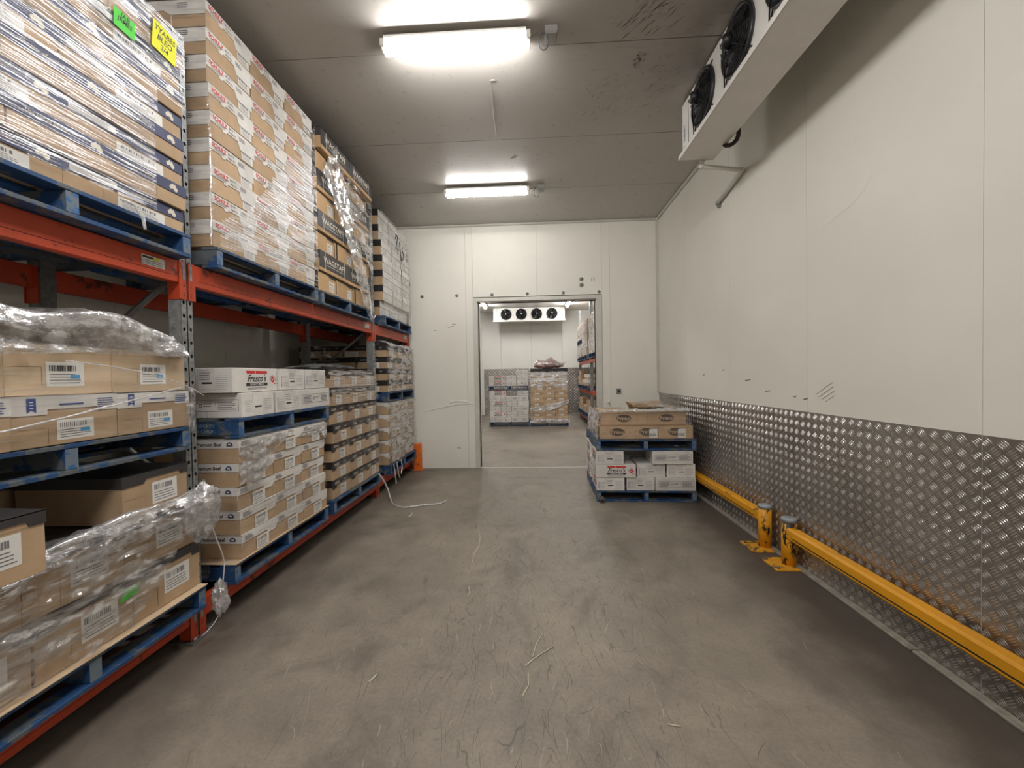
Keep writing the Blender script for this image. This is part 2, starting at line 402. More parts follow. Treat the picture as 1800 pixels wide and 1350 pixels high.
# grimy strokes blown across the ceiling by the fans
SMEAR = mat('ceiling_grime', srgb(74, 64, 56), .8, var=.2, vs=30); SMEAR2 = mat('faint_ceiling_grime', srgb(118, 108, 99), .7, var=.2, vs=30)
mb = MB(); rs = random.Random(11)
def stroke(x, y, L_, ang, w_, mt):
    dx, dy = math.cos(ang)*L_/2, math.sin(ang)*L_/2; nx, ny = -math.sin(ang)*w_, math.cos(ang)*w_; z = ZC-.0008-rs.random()*.0004
    mb.add([(x-dx, y-dy, z), (x-dx*.2+nx, y-dy*.2+ny, z), (x+dx, y+dy, z), (x+dx*.2-nx, y+dy*.2-ny, z)], [[0, 1, 2, 3]], mt)
for k in range(34): stroke(rs.gauss(.82, .085), rs.gauss(2.86, .075), rs.uniform(.03, .15), -.95+rs.gauss(0, .12), rs.uniform(.0008, .004), rs.choice((SMEAR, SMEAR, SMEAR2)))
for k in range(46): a = rs.uniform(0, 6.28); rr = rs.random()*.07; stroke(.88+rr*math.cos(a)*.6, 3.26+rr*math.sin(a)*1.3, rs.uniform(.008, .05), rs.uniform(-1.6, .2), rs.uniform(.001, .005), rs.choice((SMEAR, SMEAR2)))
for k in range(80):
    x = rs.uniform(.5, 1.2); y = 3.35+rs.uniform(0, .6)+(.85-x)*.25; stroke(x, y, rs.uniform(.008, .09), -.75+(x-.9)*1.2+rs.gauss(0, .15), rs.uniform(.0006, .0026), rs.choice((SMEAR, SMEAR2, SMEAR2)))
for k in range(50):
    x = rs.uniform(.9, 1.36); y = rs.uniform(1.6, 3.6); stroke(x, y, rs.uniform(.03, .16), rs.uniform(-1.2, .2), rs.uniform(.001, .005), SMEAR2)
o = mb.obj('grime_marks', ceil, kind='stuff')

# right wall
mb = MB(); mb.box(XR+.05, XR+.15, YF, YB+.3, 0, ZC+.05, JOINT)
wr = structure('wall_right', mb)
ys = [YF, -3.9, -2.74, -1.58, -.42, .76, 1.92, 3.082, 4.24, 5.4, YB]
for a, b in zip(ys[:-1], ys[1:]):
    mb = MB(); mb.box(XR, XR+.05, a+.0012, b-.0012, 0, ZC, WALL); mb.obj('wall_panel', wr)
# left and rear walls
mb = MB(); mb.box(XL-.15, XL-.05, YF, YB+.3, 0, ZC+.05, JOINT)
wl = structure('wall_left', mb)
for a, b in zip(ys[:-1], ys[1:]):
    mb = MB(); mb.box(XL-.05, XL, a+.0012, b-.0012, 0, ZC, WALL); mb.obj('wall_panel', wl)
mb = MB(); mb.box(XL, XR, YF-.1, YF, 0, ZC, WALL)
structure('wall_rear', mb)
# back wall with the door opening
mb = MB()
mb.box(XL, DX0-.02, YB+.03, YB+TH-.03, 0, ZC, JOINT); mb.box(DX1+.02, XR+.1, YB+.03, YB+TH-.03, 0, ZC, JOINT)
mb.box(DX0-.02, DX1+.02, YB+.03, YB+TH-.03, DZ+.02, ZC, JOINT)
wb = structure('wall_back', mb)
g = .0013
for (a, b, z0) in [(XL, -2.2, 0), (-2.2, -1.045, 0), (-1.045, -.93, 0), (-.93, .105, DZ+.075), (.105, 1.13, DZ+.075), (1.13, 1.257, 0), (1.257, XR, 0)]:
    mb = MB(); mb.box(a+g, b-g, YB, YB+.03, z0, ZC, WALL_B); mb.obj('wall_panel', wb)
    mb = MB(); mb.box(a+g, b-g, YB+TH-.03, YB+TH, z0, ZC, WALL2); mb.obj('wall_panel', wb)
# kinked dent line low on the back wall and shallow dings
def Wb(x, z): return (x, YB-.001, z)
ridge([Wb(-1.75, .93), Wb(-1.5, .99), Wb(-1.3, 1.03), Wb(-1.1, 1.05), Wb(-.95, 1.045)], .010, .014, WALL, 'crease', wb, (0, -1, 0))
ridge([Wb(-1.36, 1.06), Wb(-1.26, 1.10), Wb(-1.1, 1.085), Wb(-.98, 1.05)], .018, .020, WALL, 'crease', wb, (0, -1, 0))
ridge([Wb(-1.05, 2.06), Wb(-1.07, 2.0), Wb(-1.06, 1.93)], .006, .008, WALL, 'crease', wb, (0, -1, 0))
ridge([Wb(-.55, 3.1), Wb(-.58, 3.0), Wb(-.56, 2.92)], .006, .008, WALL, 'crease', wb, (0, -1, 0))
SCUFF = mat('dark_scuff', srgb(84, 76, 68), .7, var=.1)
mb = MB()
for (x, z, l_, a) in [(-1.55, 2.245, .06, .05), (-1.2, .33, .09, .0), (-1.38, 1.62, .03, 1.2), (-1.3, 2.3, .14, .25), (-1.25, 2.34, .1, .1)]:
    dx, dz = math.cos(a)*l_/2, math.sin(a)*l_/2
    mb.add([(x-dx, YB-.0015, z-dz), (x, YB-.0015, z-.005), (x+dx, YB-.0015, z+dz), (x, YB-.0015, z+.005)], [[0, 1, 2, 3]], SCUFF)
mb.obj('scuff_mark', wb)
# scratches above the tread plate on the right wall (claw-like strokes)
mb = MB()
for i in range(4):
    y0, z0 = 2.99-.030*i, 1.315-.016*i; L_ = .15-.022*i
    mb.add([(XR-.0015, y0, z0), (XR-.0015, y0-L_*1.1, z0+L_*.6), (XR-.0015, y0-L_*1.1-.001, z0+L_*.6+.003), (XR-.0015, y0-.001, z0+.003)], [[0, 1, 2, 3]], SCUFF)
for (y0, z0, l_) in [(3.62, 1.31, .08), (3.95, 1.40, .1), (3.12, 1.27, .05), (4.9, 1.45, .06), (4.4, 1.5, .05)]:
    mb.add([(XR-.0015, y0, z0), (XR-.0015, y0-l_, z0+.01), (XR-.0015, y0-l_, z0+.016), (XR-.0015, y0, z0+.008)], [[0, 1, 2, 3]], SCUFF)
mb.obj('scuff_mark', wr)
ridge([(XR-.001, 2.93, 2.47), (XR-.001, 2.80, 2.50), (XR-.001, 2.66, 2.53), (XR-.001, 2.58, 2.57), (XR-.001, 2.52, 2.64)], .016, .003, WALL, 'crease', wr, (-1, 0, 0))
# door frame trims
def trim(n, mb): structure('trim_%d' % n, mb)
mb = MB(); mb.box(DX0-.07, DX0, YB-.012, YB+TH+.012, 0, DZ+.06, TRIM, .004); trim(1, mb)
mb = MB(); mb.box(DX1, DX1+.085, YB-.012, YB+TH+.012, 0, DZ+.06, TRIM, .004); trim(2, mb)
mb = MB(); mb.box(DX0, DX1, YB-.012, YB+TH+.012, DZ, DZ+.06, TRIM, .004); trim(3, mb)
mb = MB(); mb.box(XR-.035, XR, YB-.035, YB, 1.19, ZC, TRIM, .01); trim(4, mb)          # corner cove
mb = MB(); mb.box(XR-.035, XR, YF, YB, ZC-.035, ZC, TRIM, .01); trim(5, mb)
mb = MB(); mb.box(XL, XR-.035, YB-.035, YB, ZC-.035, ZC, TRIM, .01); trim(6, mb)
mb = MB(); mb.box(DX0, DX1, YB-.02, YB+.03, 0, .004, mat('threshold_seal', srgb(190, 184, 172), .5)); trim(7, mb)
SEAL = mat('grey_sealant', srgb(146, 138, 126), .6, var=.2, vs=20)
mb = MB(); mb.box(XR-.05, XR-.004, YF, 2.2, 0, .014, SEAL, .003); mb.box(XR-.05, XR-.004, 2.21, 3.2, 0, .014, SEAL, .003)
mb.box(XR-.05, XR-.004, 3.22, YB-.01, 0, .014, SEAL, .003); trim(8, mb)
RAILM = mat('door_track', srgb(214, 212, 208), .4, .2)
mb = MB(); mb.box(DX0-.02, DX0+.018, YB+TH+.03, YB+TH+.06, 0, DZ, RAILM); mb.box(DX0-.055, DX0-.01, YB+TH+.012, YB+TH+.09, .9, 1.02, BLACK_P); trim(9, mb)

RUB = mat('dark_door_rubber', srgb(58, 52, 46), .7)
mb = MB(); mb.box(DX0-.001, DX0+.014, YB+TH+.0125, YB+TH+.028, 0, DZ, RUB); mb.box(DX1-.012, DX1+.001, YB+TH+.0125, YB+TH+.028, 0, DZ, RUB)
mb.box(DX0+.0145, DX1-.0125, YB+TH+.0125, YB+TH+.028, DZ-.014, DZ, RUB); trim(10, mb)

# the room beyond
def far_wall(name, boxes, mt=WALL2):
    mb = MB(); x0, x1, y0, y1 = boxes[0]; mb.box(x0, x1, y0, y1, 0, ZC+.05, JOINT); o = structure(name, mb)
    for (a, b, c, d) in boxes[1:]:
        mb = MB(); mb.box(a, b, c, d, 0, ZC, mt); mb.obj('wall_panel', o)
    return o
xs = [FX0, -4.1, -3.0, -1.9, -1.16, .0, 1.16, 2.3, FX1]
wf = far_wall('wall_far', [(FX0, FX1, FY1+.05, FY1+.1)] + [(a+.003, b-.003, FY1, FY1+.05) for a, b in zip(xs[:-1], xs[1:])])
far_wall('wall_far_left', [(FX0-.1, FX0-.05, YB, FY1)] + [(FX0-.05, FX0, YB+.1+k*1.28, YB+.1+(k+1)*1.28-.004) for k in range(7)])
far_wall('wall_far_right', [(FX1+.05, FX1+.1, YB, FY1)] + [(FX1, FX1+.05, YB+.1+k*1.28, YB+.1+(k+1)*1.28-.004) for k in range(7)])
mb = MB(); mb.box(XR+.1, FX1, YB+.03, YB+TH, 0, ZC, WALL2); mb.box(FX0, XL, YB+.03, YB+TH, 0, ZC, WALL2); structure('wall_front', mb)

# tread plate: sheets with raised bars, five to a lozenge, alternating direction
def tread_sheet(axis, pos, a0, a1, z0, z1, per, bars, parent, facing):
    V = []; F = []
    def P(a, z, d): return (pos+facing*d, a, z) if axis == 'x' else (a, pos+facing*d, z)
    V += [P(a0, z0, .0015), P(a1, z0, .0015), P(a1, z1, .0015), P(a0, z1, .0015), P(a0, z0, -.001), P(a1, z0, -.001), P(a1, z1, -.001), P(a0, z1, -.001)]
    F += [[0, 1, 2, 3], [3, 2, 6, 7], [0, 3, 7, 4], [1, 5, 6, 2]]
    na, nz = int((a1-a0)/per*2), int((z1-z0)/per*2)
    L = per*.38; wd = per*.060 if bars > 1 else per*.2; step = per*.155
    for i in range(na):
        for j in range(nz):
            if (i+j) % 2: continue
            ca, cz = a0+(i+.5)*per/2, z0+(j+.5)*per/2
            s = 1 if i % 2 == 0 else -1
            ua, uz = .7071*s, .7071; pa, pz = -uz, ua
            for k in range(bars):
                o = (k-(bars-1)/2)*step; ba, bz = ca+pa*o, cz+pz*o; l = L*(1 if bars == 1 or 0 < k < bars-1 else .9)
                n0 = len(V)
                if abs(ba-a0) < L or abs(a1-ba) < L or bz-z0 < L*.8 or z1-bz < L*.8:
                    l *= .6
                V += [P(ba-ua*l, bz-uz*l, .0015), P(ba+pa*wd, bz+pz*wd, .0015), P(ba+ua*l, bz+uz*l, .0015), P(ba-pa*wd, bz-pz*wd, .0015),
                      P(ba-ua*l*.62, bz-uz*l*.62, .0015+.0034), P(ba+ua*l*.62, bz+uz*l*.62, .0015+.0034)]
                F += [[n0, n0+1, n0+5, n0+4], [n0+1, n0+2, n0+5], [n0+2, n0+3, n0+5], [n0+3, n0, n0+4, n0+5][0:4]]
    me = bpy.data.meshes.new('tread_plate'); me.from_pydata(V, [], F); me.materials.append(ALU); me.materials.append(ALU_BAR)
    me.polygons.foreach_set('use_smooth', [i > 3 for i in range(len(F))]); me.polygons.foreach_set('material_index', [int(i > 3) for i in range(len(F))])
    me.update(); return link('tread_plate', me, parent)
for a, b in [(-1.6, .76), (.76, 1.92), (1.92, 4.24), (4.24, YB-.005)]:
    tread_sheet('x', XR, a+.002, b-.002, .012, 1.184, .066, 4, wr, -1)
for a, b in [(-1.83, -.4), (-.4, 1.2), (1.2, FX1)]:
    for z0, z1 in ((.01, 1.19), (1.195, 1.76)):
        tread_sheet('y', FY1, a+.004, b-.004, z0, z1, .11, 1, wf, -1)

# ------------------------------------------------------------------ small wall fittings
for i, x in enumerate([-1.757, -1.189, -.617, -.05, .522, 1.088]):
    t = thing('wall_bolt', ['mushroom bolt head on back wall between black-lidded top stack and doorway', 'mushroom bolt head on back wall, last one before the doorway corner',
               'mushroom bolt head above the doorway, first from its hinge-track side', 'mushroom bolt head above the doorway, second from the track side',
               'mushroom bolt head above the doorway, third from the track side', 'mushroom bolt head above the doorway corner beside the panel joint'][i], 'bolt', (x, YB, 2.80), group='bolt heads in a line across the back wall')
    mb = MB(); mb.lathe((0, 0, 0), [(.026, 0), (.026, -.004), (.020, -.014), (.008, -.02)], GALV, 14, 'y'); mb.obj('bolt_head', t)
    mb = MB(); mb.lathe((0, 0, 0), [(.005, -.02), (.005, -.034)], BLACK_P, 8, 'y'); mb.obj('pin', t)
for i, z in enumerate([3.004, 2.912]):
    t = thing('wall_grommet', ['upper round grey grommet above the doorway', 'lower round grey grommet above the doorway'][i], 'cable grommet', (.812, YB, z), group='round grommets above doorway')
    mb = MB(); mb.lathe((0, 0, 0), [(.036, 0), (.036, -.006), (.03, -.010), (.022, -.010)], GREY_BOX, 18, 'y'); mb.obj('flange', t)
    mb = MB(); mb.lathe((0, 0, 0), [(.020, -.006), (.016, -.018), (.006, -.02)], GALV_D, 12, 'y'); mb.obj('plug', t)
for x, lb in ((.975, 'small upright smear of sealant next to the round grommets'), (1.012, 'second upright sealant smear, further from the round grommets')):
    t = thing('sealant_patch', lb, 'patch', (x, YB, 2.998), group='sealant smears on the back wall')
    mb = MB(); mb.box(-.006, .006, -.004, .001, -.028, .028, SEAL, .002); mb.obj('smear', t)
t = thing('door_button', 'square grey push-button box on wall beside the doorway', 'switch', (1.373, YB, 1.22))
mb = MB(); mb.box(-.036, .036, -.03, 0, -.04, .04, GALV, .006); mb.obj('housing', t)
mb = MB(); mb.lathe((0, -.03, 0), [(.018, 0), (.018, -.006), (.012, -.014)], BLACK_P, 14, 'y'); mb.obj('button', t)
t = thing('emergency_knob', 'small white round release knob low beside the doorway frame', 'knob', (1.21, YB, 1.045))
mb = MB(); mb.tube([(0, 0, 0), (0, -.04, .002), (.0, -.055, .006)], .012, WHITE_P, 8); mb.obj('stem', t)
mb = MB(); mb.lathe((0, -.055, .006), [(.008, 0), (.02, -.006), (.018, -.018), (.006, -.022)], WHITE_P, 12, 'y'); mb.obj('knob_head', t)
t = thing('wall_buffer', 'small dark rubber stop on back wall beside white upper stack', 'rubber stop', (-1.99, YB, 3.0))
mb = MB(); mb.lathe((0, 0, 0), [(.045, 0), (.045, -.02), (.03, -.05)], mat('dark_rubber', srgb(70, 68, 66), .7), 14, 'y'); mb.obj('rubber', t)
mb = MB(); mb.lathe((0, -.05, 0), [(.012, 0), (.012, -.006)], GALV_D, 10, 'y'); mb.obj('screw', t)
t = thing('wall_plug', 'tiny white domed plug on panel wall above tread plate', 'plug', (XR, 3.22, 1.30))
mb = MB(); mb.lathe((0, 0, 0), [(.016, 0), (.014, -.008), (.005, -.012)], WHITE_P, 12, 'x'); mb.obj('dome', t)

# ------------------------------------------------------------------ ceiling lights
def batten(y, x0, x1, label, glow, box=True, rz=0):
    L = x1-x0
    t = thing('batten_light', label, 'ceiling light', ((x0+x1)/2, y, ZC-.045), rz)
    mb = MB(); mb.box(-L/2+.03, L/2-.03, -.072, .072, .0, .018, WHITE_MET, .004)
    for sx in (-L/2+.1, L/2-.1): mb.box(sx-.02, sx+.02, -.03, .03, .018, .046, GALV)
    mb.obj('housing', t)
    mb = MB(); n = 12; V = []; F = []
    for x in (-L/2+.03, L/2-.03):
        for k in range(n+1):
            a = math.pi*k/n; V.append((x, .052*math.cos(a), -.072*math.sin(a)))
    for k in range(n): F.append([k, k+1, n+2+k, n+1+k])
    F += [list(range(n+1)), list(range(n+1, 2*n+2))[::-1]]
    mb.add(V, F, glow, True); mb.obj('diffuser', t)
    for s in (-1, 1):
        mb = MB(); x = s*(L/2-.03); mb.box(min(x, x+s*.03), max(x, x+s*.03), -.056, .056, -.05, .016, WHITE_P, .008); mb.obj('end_cap', t)
        mb = MB(); xx = s*(L/2-.085)
        mb.tube([(xx, .056*math.cos(a), -.078*math.sin(a)) for a in [math.pi*k/8 for k in range(9)]], .005, WHITE_P, 5); mb.obj('clip', t)
    return t
batten(2.93, -1.035, .03, 'lit fluorescent batten on ceiling with near loop of cable', GLOW)
batten(5.27, -1.085, .005, 'lit fluorescent batten on ceiling close to the back wall', GLOW_DIM)
batten(.45, -1.0, .06, 'lit fluorescent batten on ceiling overhead of the camera', GLOW_BOOST)
batten(-2.0, -1.0, .06, 'lit fluorescent batten on ceiling behind the camera', GLOW_BOOST)
for x, y, lb in ((-1.566, 13.5, 'lit end-on ceiling batten seen through doorway, over the white carton stack'), (1.259, 13.6, 'lit end-on ceiling batten seen through doorway, beside the far rack'),
                 (-1.566, 9.3, 'lit ceiling batten of the far room, just past the doorway'), (1.259, 9.3, 'lit ceiling batten of far room over the far rack aisle')):
    batten(y, -.55+x, .55+x, lb, GLOW_FAR, rz=math.pi/2)
def jbox(x, y, s, label, lx):
    t = thing('junction_box', label, 'junction box', (x, y, ZC))
    mb = MB(); mb.box(-s*.5, s*.5, -s*.75, s*.75, -.05, 0, GREY_BOX, .006); mb.obj('housing', t)
    mb = MB(); mb.box(-s*.46, s*.46, -s*.7, s*.7, -.058, -.05, GREY_BOX, .003); mb.obj('cover', t)
    c = thing('power_cable', label.replace('grey junction box', 'looped grey flex').replace('box', 'flex') if False else 'looped grey flex hanging between batten and ' + label, 'cable', (x, y, ZC))
    mb = MB(); pts = [(lx-x, -.02, -.05)]
    pts += [(-.10, -.03, -.03)]
    for k in range(0, 15):
        a = math.pi*.5+2*math.pi*k/14; pts.append((-.055+.035*math.cos(a), -.04, -.10+.06*math.sin(a)-.0))
    pts += [(-.03, -.03, -.03)]
    mb.tube(pts, .004, GALV_D, 6); mb.obj('flex', c)
jbox(.175, 2.95, .085, 'grey junction box beside the near batten', .03)
jbox(.155, 5.30, .085, 'grey junction box beside the back-wall batten', .005)

# ------------------------------------------------------------------ evaporator coolers
def fan_parts(parent, c, ax, R):
    """fan: ring shroud, guard rings, blades, motor, wire strut; c on the front sheet, ax = outward direction"""
    ax = Vector(ax); c = Vector(c); a = ax.cross(Vector((0, 0, 1))).normalized(); b = Vector((0, 0, 1))
    me = MB(); me.torus(c+ax*.012, ax, R, .013, BLACK_P, 28, 6); me.torus(c+ax*.004, ax, R*.985, .016, CHAR_LID, 28, 6)
    f = me.obj('fan', parent)
    me = MB(); me.lathe((0, 0, 0), [(R*.97, 0), (R*.97, .004)], DARK, 24, 'x')
    M = Matrix((a, b, ax)).transposed()
    g_ = MB(); g_.add([c+ax*.002+a*math.cos(t)*R*.97+b*math.sin(t)*R*.97 for t in [2*math.pi*k/24 for k in range(24)]], [list(range(24))], DARK)
    for k in range(5):
        t0 = 2*math.pi*k/5; V = []
        for (rr, dt, h) in [(.06, 0, .012), (R*.9, -.28, .008), (R*.93, .25, .035), (.07, .5, .035)]:
            V.append(c+ax*(h+.004)+a*math.cos(t0+dt)*rr+b*math.sin(t0+dt)*rr)
        g_.add(V, [[0, 1, 2, 3]], BLACK_P)
    g_.obj('blades', f)
    g_ = MB()
    for k in range(1, 10):
        rr = R*(.28+.07*k); g_.torus(c+ax*(.012+.055*(1-(rr/R)**2)), ax, rr, .0022, BLACK_P, 26, 3)
    for k in range(8):
        t = 2*math.pi*k/8; d = a*math.cos(t)+b*math.sin(t)
        g_.tube([c+ax*.065+d*.05, c+ax*.052+d*R*.5, c+ax*.012+d*R], .003, BLACK_P, 4)
    for t in (math.pi*.25, math.pi*.75, math.pi*1.25, math.pi*1.75):
        d = a*math.cos(t)+b*math.sin(t); g_.tube([c+ax*.012+d*R, c+ax*.004+d*(R+.045)], .005, BLACK_P, 5)
    g_.obj('guard', f)
    g_ = MB(); g_.tube([c+ax*.03, c+ax*.10, c+ax*.11], .05, BLACK_P, 14, radii=[.045, .042, .03]); 
    g_.box(*(sorted((c.x+ax.x*.112-.012*abs(a.x)-.003*abs(ax.x), c.x+ax.x*.112+.012*abs(a.x)+.003*abs(ax.x)))), *(sorted((c.y+ax.y*.112-.012*abs(a.y)-.003*abs(ax.y), c.y+ax.y*.112+.012*abs(a.y)+.003*abs(ax.y)))), c.z-.012, c.z+.012, PAPER)
    g_.obj('motor', f)
    g_ = MB(); g_.tube([c+ax*.09-b*.03, c+ax*.07-b*.10+a*.06, c+ax*.05-b*(R*.55)+a*.10, c+ax*.02-b*(R*.8)+a*.16, c+ax*.01-b*(R+.02)+a*.18], .005, BLACK_P, 5); g_.obj('cable', f)

def cooler(label, loc, rz, L, n, R, end_to):
    """built along +X facing -Y, then turned"""
    t = thing('evaporator_cooler', label, 'cooler', loc, rz)
    H, D = .47, .27
    mb = MB(); mb.box(-L/2, L/2, 0, D, .02, H, WHITE_MET, .006)
    for x in (-L/2+.14, L/2-.14): mb.box(x-.003, x+.003, -.002, .0, .03, H-.01, DARK)
    mb.obj('casing', t)
    mb = MB(); mb.box(-L/2-.012, L/2+.012, -.03, D+.01, -.012, .0, WHITE_MET); mb.box(-L/2-.012, L/2+.012, -.034, -.028, -.012, .026, WHITE_MET)
    mb.box(-L/2-.014, -L/2-.008, -.03, D+.01, -.012, .03, WHITE_MET); mb.box(L/2+.008, L/2+.014, -.03, D+.01, -.012, .03, WHITE_MET); mb.obj('drip_tray', t)
    sp = .545 if L < 2.6 else L/n
    mb = MB()
    for i in range(60):
        x = -L/2+.17+i*(L-.34)/59; mb.box(x-.001, x+.001, D, D+.004, .04, H-.03, GALV_D)
    mb.obj('coil_fins', t, kind='stuff')
    for i in range(n): fan_parts(t, ((i-(n-1)/2)*sp, 0, .245), (0, -1, 0), R)
    for sx in (-1, 1):
        mb = MB(); mb.box(sx*(L/2-.3)-.015, sx*(L/2-.3)+.015, .08, .18, H, H+.02, GALV); mb.obj('hanger', t)
    return t
ck = cooler('white ceiling-hung cooler with black fans above tread-plated wall', (1.405, 2.54, 3.435), -math.pi/2, 2.55, 4, .195, 0)
# maker's plate on its end strip: lettering down the front at the far end
mb = MB()
V, F = text2d('KIRBY', .055, 0, 1.0); mb.add([(-1.225+b*-1*1.0, -.0025, .20+a) for a, b in V], F, INK_BLUE)
mb.box(-1.245, -1.205, -.003, -.001, .06, .075, INK_BLUE); mb.add([(-1.245, -.003, .03), (-1.205, -.003, .03), (-1.225, -.003, .055)], [[0, 1, 2]], INK_BLUE)
mb.obj('name_plate', ck)
t = thing('drain_pipe', 'white plastic drain pipe running from cooler tray down the wall', 'pipe', (1.60, 3.72, 3.42))
mb = MB(); mb.tube([(-.02, .12, .005), (-.02, .12, -.04), (-.01, .12, -.05), (.36, .20, -.055), (.385, .21, -.06), (.385, .24, -.07), (.385, .72, -.155)], .020, WHITE_P, 10); mb.obj('pipe_run', t)
for p in [(-.02, .12, -.045), (.38, .205, -.057)]:
    mb = MB(); mb.lathe((p[0], p[1], p[2]-.02), [(.022, 0), (.022, .04)], WHITE_P, 12); mb.obj('elbow', t)
mb = MB(); mb.torus((.385, .70, -.151), (0, 1, -.17), .02, .004, GALV, 14, 5); mb.box(.38, .41, .69, .71, -.2, -.13, GALV); mb.obj('clip', t)
t = thing('refrigerant_pipe', 'black lagged pipe looping below the back of the near cooler', 'pipe', (1.69, 3.40, 3.5))
mb = MB(); mb.tube([(-.03, .22, -.04), (-.01, .18, -.09), (.0, .13, -.115), (.01, .09, -.12), (.015, .055, -.115), (.02, .035, -.09), (.02, .03, -.05), (.02, .03, .10)], .017, COPPER, 10); mb.obj('lagging', t)
mb = MB(); mb.lathe((.02, .02, .02), [(.026, 0), (.026, .02)], GREY_BOX, 14); mb.obj('joint_sleeve', t)
cooler('white four-fan cooler hung over far wall beyond the doorway', (-.068, 14.55, 3.44), 0, 2.55, 4, .185, 0)

# ------------------------------------------------------------------ pallets
PH = .128
def pallet(loc, rz, label, L=1.165, near='y-', tilt=0, simple=False):
    """four-way-look block fronts: three bearers run along x, boards across (along y). Origin: centre of footprint."""
    t = thing('pallet', label, 'pallet', loc, rz, group='blue timber pallets')
    h = L/2
    for y in (-h+.025, 0, h-.025):
        mb = MB(); mb.box(-h+.004, h-.004, y-.024, y+.024, .02, PH-.02, BLUE, .003)
        mb.box(h-.004, h-.002, y-.0235, y+.0235, .022, PH-.022, BLUE_EDGE)
        mb.box(-h+.002, -h+.004, y-.0235, y+.0235, .022, PH-.022, BLUE_EDGE)
        o = mb.obj('bearer', t)
        if y < -.1:
            for row, s in enumerate(('PROPERTY', 'OF CHEP')):
                V, F = text2d(s, .030, 0, 1.15); m2 = MB()
                m2.add([(a+.34, y-.0250, b+PH*.5+.018-row*.034) for a, b in V], F, STENCIL); m2.obj('stencil_lettering', o)
    bw = .098
    xs = [-h+bw/2+i*(L-bw)/6 for i in range(7)]
    for i, x in enumerate(xs):
        mb = MB(); mb.box(x-bw/2, x+bw/2, -h, h, PH-.0195, PH-random.uniform(0, .0015), BLUE if i in (0, 6) else WOOD_GREY, .002); mb.obj('deck_board', t)
    for i in ((0, 6) if simple else (0, 2, 3, 4, 6)):
        x = xs[i]; mb = MB(); mb.box(x-bw/2, x+bw/2, -h, h, 0, .0195, BLUE if i in (0, 6) else WOOD_GREY, .002); mb.obj('base_board', t)
    return t
STENCIL = mat('faded_white_stencil', srgb(150, 172, 192), .7, var=.4, vs=60)

# ------------------------------------------------------------------ cartons
AUS = [(-.5, -.05), (-.42, .12), (-.28, .2), (-.15, .36), (-.02, .38), (.02, .28), (.12, .22), (.18, .42), (.26, .22), (.38, .05), (.5, -.1), (.44, -.32), (.28, -.42), (.12, -.34), (.02, -.2), (-.12, -.16), (-.3, -.26), (-.42, -.24)]
def fmap(face, sx, sy):
    if face == 'x+': return (lambda u, v, d: (sx/2+d, u, v)), sy
    if face == 'x-': return (lambda u, v, d: (-sx/2-d, -u, v)), sy
    if face == 'y-': return (lambda u, v, d: (u, -sy/2-d, v)), sx
    return (lambda u, v, d: (-u, sy/2+d, v)), sx
class Deco:
    """flat print and paper on one face of a carton"""
    def __init__(s, face, sx, sy, h, lift=0): s.P, s.W = fmap(face, sx, sy); s.h = h; s.parts = {}; s.d = .0008+lift; s.face = face
    def mb(s, part): return s.parts.setdefault(part, MB())
    def rect(s, part, u0, u1, v0, v1, mt, k=0):
        d = s.d+k*.0005; s.mb(part).add([s.P(u0, v0, d), s.P(u1, v0, d), s.P(u1, v1, d), s.P(u0, v1, d)], [[0, 1, 2, 3]], mt)
    def poly(s, part, pts, mt, k=0):
        d = s.d+k*.0005; s.mb(part).add([s.P(a, b, d) for a, b in pts], [list(range(len(pts)))], mt)
    def ell(s, part, cu, cv, a, b, mt, k=0, n=24): s.poly(part, [(cu+a*math.cos(2*math.pi*i/n), cv+b*math.sin(2*math.pi*i/n)) for i in range(n)], mt, k)
    def text(s, part, txt, cu, cv, size, mt, k=1, shear=0, sx=1, off=0):
        V, F = text2d(txt, size, shear, sx, off); d = s.d+k*.0005
        s.mb(part).add([s.P(cu+a, cv+b, d) for a, b in V], F, mt)
    def ring(s, part, cu, cv, r0, r1, a0, a1, mt, k=1, n=14):
        d = s.d+k*.0005; V = []
        for i in range(n+1):
            a = a0+(a1-a0)*i/n; V += [s.P(cu+r0*math.cos(a), cv+r0*math.sin(a), d), s.P(cu+r1*math.cos(a), cv+r1*math.sin(a), d)]
        s.mb(part).add(V, [[2*i, 2*i+1, 2*i+3, 2*i+2] for i in range(n)], mt)
    def lines(s, part, u0, u1, v0, v1, n, mt, k=1, fr=.45, rag=.25):
        for i in range(n):
            v = v1-(i+.5)*(v1-v0)/n; th = (v1-v0)/n*fr/2
            s.rect(part, u0, u1-(u1-u0)*rag*random.random(), v-th, v+th, mt, k)
    def bars(s, part, u0, u1, v0, v1, n, mt, k=1):
        u = u0; st = (u1-u0)/n
        for i in range(n):
            w_ = st*random.choice((.3, .5, .75)); s.rect(part, u, u+w_, v0, v1, mt, k); u += st
    def label(s, cu, cv, w_, h_, blue=False, part='shipping_label'):
        s.rect(part, cu-w_/2, cu+w_/2, cv-h_/2, cv+h_/2, PAPER)
        s.bars(part, cu-w_*.42, cu+w_*.3, cv+h_*.12, cv+h_*.36, 14, INK_GREY if not blue else INK)
        s.lines(part, cu-w_*.42, cu+w_*.42, cv-h_*.42, cv+h_*.05, 4, INK_GREY, fr=.3)
        if blue: s.rect(part, cu+w_*.12, cu+w_*.38, cv-h_*.18, cv-h_*.02, INK_SKY, 2)

